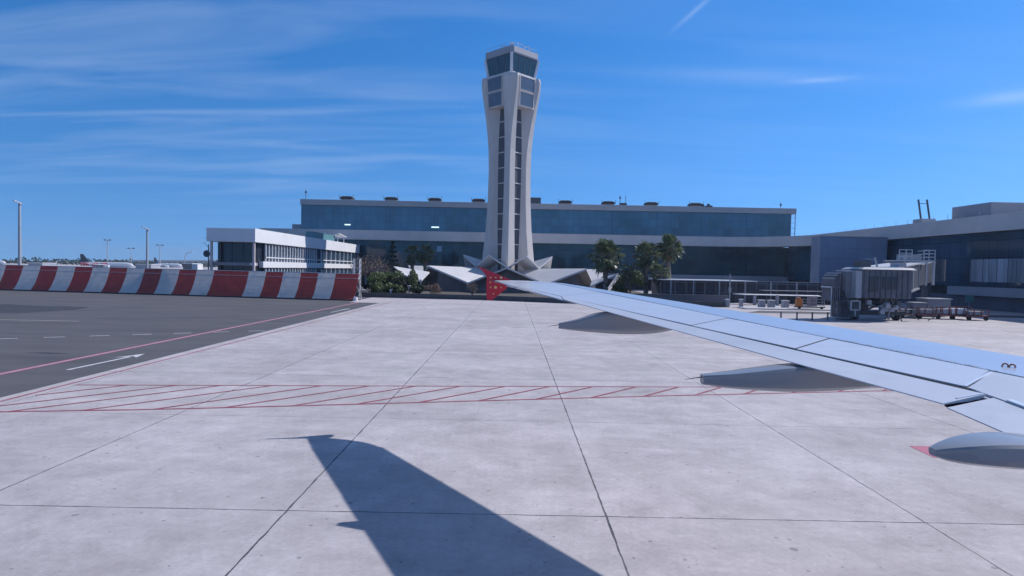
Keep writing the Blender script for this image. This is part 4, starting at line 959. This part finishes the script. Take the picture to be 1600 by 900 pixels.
# ------------------------------------------------------------------ far left: lamp posts, aircraft, tree line
FAR = mat('far_steel', (.38, .40, .44), .5)
def flood(px_, ytop, Y, label, rad, kind=2):
    p = at(px_, ytop, Y); r = thing('apron_floodlight', label, 'floodlight mast', (p.x, Y, 0), 'floodlight masts on the far apron')
    b = MB(); b.tube([(p.x, Y, 0), (p.x, Y, p.z)], [rad*1.3, rad], 10); b.build('mast', FAR, r)
    s_ = Y/1000.
    if kind == 1:
        b = MB(); b.beam((p.x-8*s_, Y, p.z+3.5*s_), (p.x+4*s_, Y, p.z-2*s_), .9*s_, 1.2*s_); b.build('cross_arm', FAR, r)
        for q in (-6, -2, 2):
            b = MB(); b.obox((p.x+q*s_, Y-.3, p.z-q*.45*s_+.2*s_), (1.5*s_, 0, -.4*s_), (0, .4, 0), (.3*s_, 0, .8*s_)); b.build('lamp_head', WHITEM, r)
    else:
        b = MB(); b.beam((p.x-4*s_, Y, p.z), (p.x+4*s_, Y, p.z), .5*s_); b.build('cross_arm', FAR, r)
        for q in (-4, 4):
            b = MB(); b.box(p.x+(q-1.4)*s_, p.x+(q+1.4)*s_, Y-.5, Y+.5, p.z-.8*s_, p.z+.8*s_); b.build('lamp_head', DSTEEL, r)
flood(30.5, 317, 180, 'tallest floodlight mast near the left edge of the picture', .33, 1)
flood(230, 358, 260, 'floodlight mast beyond the barrier near the office building', .36, 1)
flood(168, 375, 430, 'thin double-headed floodlight above the parked aircraft', .28)
flood(250, 383, 520, 'double-headed floodlight right of the nearer mast', .3)
flood(205, 388, 600, 'small pale-headed floodlight above the aircraft nose', .3)
p = at(289, 402, 500); r = thing('street_lamp', 'curved-arm street lamp in the haze left of the office', 'street lamp', (p.x, 500, 0))
b = MB(); b.tube([(p.x, 500, 0), (p.x, 500, 9), (p.x+1, 500, 12), (p.x+5, 500, 13.5)], .28, 6); b.build('pole', FAR, r); b = MB(); b.box(p.x+4, p.x+6, 499.6, 500.4, 13.2, 13.7); b.build('lamp_head', WHITEM, r)
def jet(name, label, x0_, x1_, Y, zb, rad, tailc, bodyc, tailh, redrow=False):
    r = thing(name, label, 'airplane', ((x0_+x1_)/2, Y, 0)); L_ = x1_-x0_
    zc_ = zb+rad
    b = MB(); b.tube([(x0_, Y, zc_+rad*.7), (x0_+L_*.1, Y, zc_+rad*.35), (x0_+L_*.25, Y, zc_), (x1_-L_*.12, Y, zc_), (x1_-L_*.04, Y, zc_-rad*.15), (x1_, Y, zc_-rad*.35)], [rad*.15, rad*.6, rad, rad, rad*.75, rad*.1], 16); b.build('fuselage', bodyc, r, smooth=True)
    b = MB(); b.loft([[(x0_-L_*.0, Y-.2, zc_+rad), (x0_+L_*.17, Y-.2, zc_+rad*.8), (x0_+L_*.05, Y-.1, tailh), (x0_-L_*.01, Y-.1, tailh)], [(x0_-L_*.0, Y+.2, zc_+rad), (x0_+L_*.17, Y+.2, zc_+rad*.8), (x0_+L_*.05, Y+.1, tailh), (x0_-L_*.01, Y+.1, tailh)]]); b.build('tail_fin', tailc, r)
    for sgn in (-1, 1):
        b = MB(); b.loft([[(x0_+L_*.42, Y+sgn*rad*.8, zc_-.8), (x0_+L_*.6, Y+sgn*rad*.8, zc_-.8), (x0_+L_*.42, Y+sgn*L_*.45, zc_+.8), (x0_+L_*.38, Y+sgn*L_*.45, zc_+.8)], [(x0_+L_*.42, Y+sgn*rad*.8, zc_-.2), (x0_+L_*.6, Y+sgn*rad*.8, zc_-.2), (x0_+L_*.42, Y+sgn*L_*.45, zc_+.9), (x0_+L_*.38, Y+sgn*L_*.45, zc_+.9)]]); b.build('wing', bodyc, r)
        b = MB(); b.tube([(x0_+L_*.52, Y+sgn*5.5, zc_-1.6), (x0_+L_*.62, Y+sgn*5.5, zc_-1.6)], [.8, 1.0], 12); b.build('engine', bodyc, r)
    if redrow:
        b = MB()
        for k in range(12):
            if k in (4, 8): continue
            b.box(x0_+L_*.03+k*1.75, x0_+L_*.03+k*1.75+(1.2 if k % 3 else .9), Y-rad-.10, Y-rad+.6, zc_-1.2, zc_+1.35)
        b.build('fuselage_marking', mat('livery_red', (.68, .05, .09), .4), r)
    return r
AW = mat('aircraft_white', (.7, .72, .75), .3, var=.05)
pA, pB = at(126, 408, 500), at(209, 412, 500)
jet('parked_airplane', 'white airliner with dark tail and red markings beyond the barrier', pA.x, pB.x, 500, .2, 1.95, mat('tail_navy', (.02, .025, .05), .4), AW, 10.1, True)
pA, pB = at(241, 408, 620), at(284, 412, 620)
jet('parked_airplane', 'second white airliner with small dark tail further right in the haze', pA.x, pB.x, 620, .2, 1.9, mat('tail_dark', (.05, .06, .09), .4), AW, 9.4)
pA, pB = at(-60, 408, 560), at(9, 412, 560)
jet('parked_airplane', 'white airliner cut by the left edge of the picture', pA.x, pB.x, 560, .2, 1.9, mat('tail_dark', (0, 0, 0)), AW, 10)
p = at(308, 415, 170); r = thing('box_truck', 'white box truck above the barrier left of the office', 'truck', (p.x, 170, 0))
b = MB(); b.box(p.x-.9, p.x+.6, 169, 172, 1.0, 4.3); b.build('box_body', WHITE, r, bevel=.05); b = MB(); b.box(p.x+.65, p.x+1.6, 169.2, 171.8, .8, 2.6); b.build('cab', WHITEM, r, bevel=.1)
for dx_ in (-.5, 1.1): b = MB(); b.tube([(p.x+dx_, 169, .45), (p.x+dx_, 169.3, .45)], .45, 12); b.build('wheel', RUBBER, r)
b = MB()
for k in range(3600):
    Y = random.uniform(760, 900); x = random.uniform(-1000, -300)
    hgt = 4.6+2.2*math.sin(x*.031)+2.2*math.sin(x*.083+1)+random.uniform(-1.5, 1.5)
    z = random.uniform(0, max(hgt, 3)); s_ = random.uniform(1.2, 2.4); a = random.uniform(0, 3.14)
    c = Vector((x, Y, z)); u_ = Vector((math.cos(a), math.sin(a)*.5, random.uniform(-.3, .3)))*s_; v_ = Vector((random.uniform(-.3, .3), random.uniform(-.3, .3), 1))*s_*.7
    b.b.faces.new([b.b.verts.new(q) for q in (c-u_, c-v_, c+u_, c+v_)])
tag(b.build('distant_trees', LD), kind='stuff')
b = MB()
hp = [(-1900, 34), (-1500, 46), (-1200, 40), (-900, 52), (-600, 44), (-300, 38), (0, 30)]
b.loft([[(x, 3000, 0), (x, 3000, 0.1+h_*.35), (x, 3300, h_*.5), (x, 3700, 0)] for x, h_ in hp])
struct('far_hills', b, mat('hill_green', (.08, .09, .08), .9, var=.2, scale=.01))
# a few low sheds far left
for i, (xa, xb_, yt, Y, c) in enumerate([(44, 66, 411, 400, CONC_G), (212, 236, 413, 450, CONC_G), (286, 300, 412, 420, DSTEEL)]):
    p, q = at(xa, yt, Y), at(xb_, yt, Y)
    r = thing('distant_shed', ['low grey shed under the haze at far left', 'low grey shed between the two parked aircraft', 'low dark shed behind the white truck'][i], 'shed', (p.x, Y, 0), 'low sheds across the airfield')
    b = MB(); b.box(p.x, q.x, Y, Y+12, 0, p.z); b.build('wall', c, r)
    b = MB(); b.box(p.x-.5, q.x+.5, Y-.5, Y+12.5, p.z, p.z+.35); b.build('roof', WHITEM, r)

# ------------------------------------------------------------------ our own wing
TH = 0.035
def XLE(Y):
    if Y <= 18.05: return 6.99+.593*(8.69-Y)
    T = [(18.05, 1.44), (18.3, 1.22), (18.5, .92), (18.65, .55), (18.75, .15), (18.8, -.05)]
    for (a, xa), (c, xc) in zip(T[:-1], T[1:]):
        if Y <= c: return xa+(xc-xa)*(Y-a)/(c-a)
    return -.05
def XTE(Y): return 4.31+.395*(6.36-Y) if Y > 6.36 else 4.33
def XFL(Y):      # flap / spoiler trailing line
    return 2.64+.486*(11.92-Y) if Y > 6.62 else 5.12
def XSL(Y): return 3.26+.455*(13.53-Y)
def zp(X, Y): return 2.68+.01*X+.08*Y
def cf(X, Y):
    a, c_ = XLE(Y), XTE(Y); return min(max((a-X)/(a-c_+1e-6), 0), 1), a-c_
def ztop(X, Y):
    c, ch = cf(X, Y); return zp(X, Y)+.018*ch*(math.sqrt(c)-c)
def zbot(X, Y):
    c, ch = cf(X, Y); return zp(X, Y)-.085*ch*(math.sqrt(c)-c)-.03*min(c*8, 1)
WP = mat('wing_paint', (.61, .62, .66), .32, 0.0, var=.05, scale=.8, spec=.6, coat=.25, dirt=((.40, .42, .46), 1.3, .4), stretch=(.5, 1.4, 1))
WP2 = mat('wing_paint_leading', (.60, .63, .69), .25, .35, var=.04, scale=.8, spec=.6)
WG = mat('wing_paint_grey', (.45, .47, .52), .38, 0.0, var=.06, scale=.8, spec=.5)
SEAL = mat('dark_gap_sealant', (.03, .035, .05), .95, spec=.1)
wing = thing('airplane_wing', 'large pale grey airplane wing reaching in from the right with red tip fence', 'airplane wing', (6, 6, 3))
# core
b = MB(); secs = []
Ys = [0.5+k*.5 for k in range(12)]+[6.3, 6.34]+[6.6+k*.55 for k in range(21)]+[18.05, 18.3, 18.5, 18.65, 18.75, 18.8]
for Y in sorted(Ys):
    a, t_ = XLE(Y)-.01, (XFL(Y)-.12 if Y < 14.2 else XTE(Y)+.02)
    if Y < 6.7: t_ = 5.0
    n_ = 14; us = [(k/n_)**1.6 for k in range(n_+1)]
    top = [(a+(t_-a)*u, Y, ztop(a+(t_-a)*u, Y)-.022) for u in us]; bot = [(a+(t_-a)*u, Y, min(zbot(a+(t_-a)*u, Y), ztop(a+(t_-a)*u, Y)-.03)) for u in reversed(us[1:])]
    secs.append(top+bot)
b.loft(secs); b.build('wing_box', WG, wing)
def lerp2(p, q, u): return (p[0]+(q[0]-p[0])*u, p[1]+(q[1]-p[1])*u)
def patch(name, c00, c01, c10, c11, material, th=.018, nu=26, nv=6, lift=0.0, parent=None, warp=1.0):
    """panel on the upper skin: c00->c01 front edge (outboard->inboard), c10->c11 rear edge"""
    def f(u, v):
        a_ = lerp2(c00, c01, u); d_ = lerp2(c10, c11, u); x, y = lerp2(a_, d_, v**warp)
        return Vector((x, y, ztop(x, y)+lift))
    return MB().grid(f, nu, nv, th).build(name, material, parent or wing, smooth=False)
g_ = .028
# slats / leading edge: five panels wrapping the nose
sl = [(18.0, 14.9), (14.896, 12.0), (11.996, 9.2), (9.196, 6.3), (6.296, 1.0)]
for (ya, yb) in sl:
    b = MB(); secs = []
    for k in range(13):
        y = ya+(yb-ya)*k/12; a, s_ = XLE(y), XSL(y)+g_
        us = [(j/10)**1.8 for j in range(11)]
        top = [(a+(s_-a)*u, y, ztop(a+(s_-a)*u, y)) for u in us]
        low = [(a+(s_-a)*u, y, max(zbot(a+(s_-a)*u, y)-.01, zp(a, y)-.4)) for u in (.04, .02, .008)][0:3]
        nose = [(a+.03, y, zp(a, y)-.02), (a-.02, y, zp(a, y)-.07)]
        inner = [(s_, y, ztop(s_, y)-.02), (a-.15, y, ztop(a-.15, y)-.05)]
        secs.append(top+[inner[0], inner[1], nose[1], nose[0]])
    b.loft(secs); b.build('slat', WP2, wing)
# tip cap ahead of aileron
patch('tip_skin', (XLE(18.7)-.05, 18.7), (XLE(18.02), 18.02), (XTE(18.7)+.05, 18.72), (XTE(18.02)+.02, 18.02), WP)
# outer fixed skins between slat line and aileron / flap line
def perp(ys):   # a cut across the wing: starts on slat line at Y=ys, runs aft and inboard
    x = XSL(ys); 
    lo, hi_ = 0, 4
    for _ in range(40):
        k = (lo+hi_)/2
        if x-k > XFL(ys-k*.85): lo = k
        else: hi_ = k
    return (x-lo, ys-lo*.85)
cuts = [17.98, 15.9, 11.83, 9.85, 7.77, 4.5, 1.0]
names = ['outboard_skin', 'spoiler', 'spoiler', 'spoiler', 'inboard_skin', 'inboard_skin']
for i in range(len(cuts)-1):
    ya, yb = cuts[i], cuts[i+1]
    pa, pb = ((XFL(ya), ya) if i == 0 else perp(ya)), perp(yb)
    if i >= 4:
        if i == 5: pa = (5.16, pa[1])
        pb = (5.16, pb[1])
    patch(names[i], (XSL(ya)-g_, ya-g_), (XSL(yb)-g_, yb+g_), (pa[0]+g_, pa[1]-g_), (pb[0]+g_, pb[1]+g_), WP if i != 4 else mat('wing_paint_b', (.52, .54, .59), .36, var=.05, scale=.8, spec=.6))
def movable(name, f0, f1, r0, r1, lift=0, th0=.07, material=None):
    def top(u, v):
        a_ = lerp2(f0, f1, u); d_ = lerp2(r0, r1, u); x, y = lerp2(a_, d_, v); return Vector((x, y, ztop(x, y)+lift))
    b = MB(); nu, nv = 22, 5; secs = []
    for i in range(nu+1):
        u = i/nu; T_ = [top(u, j/nv) for j in range(nv+1)]; B_ = [top(u, j/nv)-Vector((0, 0, .012+th0*(1-j/nv)*(.35+.65*min(1, 3*j/nv)))) for j in range(nv, -1, -1)]
        secs.append(T_+B_)
    b.loft(secs); return b.build(name, material or WP, wing)
ail0, ail1 = (XFL(17.7)-.01, 17.7), (XFL(14.95)-.03, 14.95)
movable('aileron', ail0, ail1, (XTE(17.7), 17.7), (XTE(14.35), 14.35))
WP3 = mat('flap_paint', (.55, .565, .61), .36, var=.06, scale=.8, spec=.5, dirt=((.38, .40, .45), 1.4, .35))
movable('outer_flap', (XFL(14.9)-.035, 14.9), (5.0, 6.70), (XTE(14.32), 14.32), (XTE(6.36)+.0, 6.36), lift=.012, th0=.045, material=WP3)
movable('inner_flap', (5.06, 6.65), (5.06, 1.0), (4.33, 6.30), (4.36, 1.0), lift=-.01, th0=.09, material=WP3)
# bright gap strips
def strip(name, p, q, w, material, lift=.006, nn=16):
    d_ = Vector((q[0]-p[0], q[1]-p[1])).normalized(); n2 = Vector((-d_.y, d_.x))*w/2
    def f(u, v):
        x, y = lerp2(p, q, u); x += n2.x*(2*v-1); y += n2.y*(2*v-1); return Vector((x, y, ztop(x, y)+lift))
    return MB().grid(f, nn, 1, .012).build(name, material, wing)
BRT = mat('bare_metal_strip', (.80, .82, .85), .3, .3)
cq = perp(7.77); strip('seal_strip', (XSL(7.77)-.06, 7.77-.05), (cq[0]+.03, cq[1]+.03), .030, BRT, .006)
strip('seal_strip', (4.97, 6.70), (4.58, 6.53), .018, BRT, .024)
strip('flap_shroud', (5.10, 6.50), (5.10, 2.0), .07, BRT, .014)
patch('flap_gap', (5.16, 6.95), (5.16, 6.2), (4.52, 6.62), (4.50, 6.30), SEAL, nu=6, nv=3, lift=-.075)
strip('hinge_gap', (XSL(17.9), 17.9), (XSL(1.2), 1.2), .12, SEAL, -.009, 40)
for yc_ in (11.83, 9.85, 15.9):
    q_ = perp(yc_) if yc_ < 15 else (XFL(15.9), 15.9)
    strip('panel_gap', (XSL(yc_), yc_), q_, .09, SEAL, -.009, 8)
strip('hinge_gap', (XFL(14.6)-.03, 14.6), (XFL(6.9)-.03, 6.9), .14, SEAL, -.013, 30)
sc = MB(); rs = random.Random(3)
for k in range(150):
    y = 8.0+3.2*abs(rs.gauss(0, .38)) if k % 3 else rs.uniform(7.6, 9.8); x = XSL(y)+.03+abs(rs.gauss(0, .035)); l = rs.uniform(.01, .045)
    dv = Vector((-.41, .91)); q = Vector((x, y)); 
    pts_ = [q-dv*l, q+Vector((.006, .003)), q+dv*l*rs.uniform(.3, 1), q-Vector((.005, .002))]
    sc.poly([(p.x, p.y, ztop(p.x, p.y)+.003) for p in pts_])
sc.build('scuff_marks', mat('scuff_grey', (.20, .22, .27), .7), wing)['kind'] = 'stuff'
# escape hook arches
for (x, y) in ((0, 0), (0.10, -.085)):
    c = (6.35+x, 7.83+y); 
hk = at(1569, 575, 8.05)
BRZ = mat('bronze_hook', (.52, .22, .12), .5, .2)
for k in range(2):
    cx, cy = 6.22+.055*k, 8.02-.045*k
    z = ztop(cx, cy); pts = []
    for j in range(9):
        a = math.pi*j/8; pts.append((cx+.026*math.cos(a), cy-.016*math.cos(a), z+.036*math.sin(a)))
    MB().tube(pts, .011, 6).build('rope_hook', BRZ, wing)
# canoe fairings
FG = mat('fairing_grey', (.27, .28, .30), .42, var=.06, scale=.8, spec=.4, coat=.5, dirt=((.25, .26, .28), 1.5, .3))
def fairing(yc, st, wick=True):
    """st: list of (x, ztop, zbottom, halfwidth)"""
    fine = []
    for i in range(len(st)-1):
        p0, p1, p2, p3 = st[max(i-1, 0)], st[i], st[i+1], st[min(i+2, len(st)-1)]
        for k in range(6):
            u = k/6; q = []
            for c in range(4):
                m1 = (p2[c]-p0[c])/max(p2[0]-p0[0], 1e-6)*(p2[0]-p1[0]); m2 = (p3[c]-p1[c])/max(p3[0]-p1[0], 1e-6)*(p2[0]-p1[0])
                q.append((2*u**3-3*u*u+1)*p1[c]+(u**3-2*u*u+u)*m1+(-2*u**3+3*u*u)*p2[c]+(u**3-u*u)*m2)
            fine.append(tuple(q))
    st = fine+[st[-1]]
    b = MB(); secs = []
    for (x, zt, zb, hw) in st:
        cz, hz = (zt+zb)/2, (zt-zb)/2; sec = []
        for (py_, pz_) in [(-.55, 1), (.55, 1), (.88, .93), (1, .72), (1, -.2), (.88, -.68), (.5, -1), (-.5, -1), (-.88, -.68), (-1, -.2), (-1, .72), (-.88, .93)]:
            sec.append((x, yc+(x-st[0][0])*TH+py_*hw, cz+pz_*hz))
        secs.append(sec)
    b.loft(secs); o = b.build('flap_track_fairing', FG, wing, smooth=True); o.data.set_sharp_from_angle(angle=R(24))
    if wick:
        x, zt, zb, hw = st[0]; MB().tube([(x+.02, yc, zt-.03), (x-.22, yc, zt-.07)], [.008, .003], 5).build('static_wick', SEAL, wing)
fairing(12.82, [(.95, 3.44, 3.335, .07), (1.3, 3.52, 3.30, .14), (1.75, 3.66, 3.27, .19), (2.2, 3.70, 3.25, .20), (2.8, 3.68, 3.27, .20), (3.3, 3.6, 3.36, .16), (3.7, 3.58, 3.48, .08)])
fairing(8.18, [(2.46, 3.20, 3.075, .08), (2.8, 3.235, 3.04, .15), (3.2, 3.29, 3.02, .20), (3.6, 3.34, 3.01, .22), (4.1, 3.36, 3.03, .22), (4.7, 3.3, 3.08, .2), (5.4, 3.25, 3.15, .12)])
fairing(5.25, [(3.5, 3.09, 3.03, .05), (3.6, 3.12, 3.0, .10), (3.75, 3.152, 2.98, .16), (3.95, 3.178, 2.965, .21), (4.2, 3.187, 2.955, .25), (4.5, 3.165, 2.955, .27), (5.2, 3.1, 2.97, .27), (6.5, 3.1, 3.0, .2)], False)
# tip fence
FR = mat('fence_red', (.58, .02, .045), .35, var=.05)
YF = 18.78
def fp(x, y): return at(x, y, YF)
pl = [fp(745, 415), fp(800, 438), fp(797, 444), fp(790, 452), fp(768, 469.5), fp(760.5, 469), fp(759.5, 450), fp(760.5, 432), fp(753, 422)]
b = MB(); b.loft([[p for p in pl], [p+Vector((0, .05, 0)) for p in pl]])
fence = b.build('tip_fence', FR, wing)
GOLD = mat('fence_gold', (.85, .55, .22), .4)
def disc(px_, py_, rp, star=False):
    c = fp(px_, py_); rad = rp*YF/1000; b = MB(); pts = []
    nn = 10
    for k in range(nn):
        a = 2*math.pi*k/nn+math.pi/2; q = rad*(1 if k % 2 == 0 else .55); pts.append(Vector((c.x+q*math.cos(a), YF-.012, c.z+q*math.sin(a))))
    b.loft([pts, [p+Vector((0, .008, 0)) for p in pts]]); b.build('fence_star', GOLD, fence)
for (x, y, q) in [(766.5, 433.5, 1.8), (774.5, 433.5, 1.6), (783, 433.8, 2.8), (766, 441, 1.9), (775, 441, 1.5), (766.5, 449, 1.8), (774.2, 449, 3.0), (783, 449, 1.6), (771, 459, 1.5)]: disc(x, y, q)
for k, (x, y) in enumerate([(.2, 16.2), (-.12, 17.0), (-.35, 17.6)]):
    MB().tube([(XTE(y)+.02, y, ztop(XTE(y), y)-.02), (XTE(y)-.2, y+.01, ztop(XTE(y), y)-.05)], [.006, .003], 4).build('static_wick', SEAL, wing)
b = MB(); q = fp(748, 416); b.tube([q, q+Vector((-.22, 0, .01))], [.008, .003], 4); b.build('static_wick', SEAL, wing)

# ------------------------------------------------------------------ one mesh per piece
def split_loose(o, newname):
    b_ = bmesh.new(); b_.from_mesh(o.data); seen = set(); groups = []
    for f in b_.faces:
        if f in seen: continue
        st_ = [f]; seen.add(f); g_l = []
        while st_:
            q = st_.pop(); g_l.append(q)
            for e in q.edges:
                for h in e.link_faces:
                    if h not in seen: seen.add(h); st_.append(h)
        groups.append(g_l)
    for g_l in groups:
        me = bpy.data.meshes.new(newname); vm = {}; V_ = []; F_ = []
        for f in g_l:
            ids = []
            for v in f.verts:
                if v not in vm: vm[v] = len(V_); V_.append(v.co[:])
                ids.append(vm[v])
            F_.append(ids)
        me.from_pydata(V_, [], F_); me.materials.append(o.data.materials[0])
        n_o = bpy.data.objects.new(newname, me); COL.objects.link(n_o); n_o.parent = o.parent; n_o.matrix_parent_inverse = o.matrix_parent_inverse.copy(); n_o.location = o.location
    b_.free(); bpy.data.objects.remove(o)
for o in list(COL.objects):
    k = o.name.split('.')[0]
    nm_ = {'roof_edge_pins': 'roof_edge_pin', 'ground_columns': 'column', 'columns': 'column', 'uprights': 'upright', 'bracket': 'bracket', 'front_mullions': 'mullion', 'end_rails': 'end_rail'}.get(k)
    if nm_ and o.type == 'MESH': split_loose(o, nm_)

# ------------------------------------------------------------------ air
HZ = bpy.data.materials.new('haze_air'); HZ.use_nodes = True; t = HZ.node_tree; t.nodes.clear()
o_ = N(t, 'ShaderNodeOutputMaterial'); pv = N(t, 'ShaderNodeVolumePrincipled'); pv.inputs['Density'].default_value = 0.00016
pv.inputs['Color'].default_value = (.72, .84, 1.0, 1); pv.inputs['Anisotropy'].default_value = 0.2
t.links.new(pv.outputs[0], o_.inputs['Volume'])
b = MB(); b.box(-1950, 1950, -400, 6100, -1, 75); tag(b.build('haze', HZ), kind='stuff')
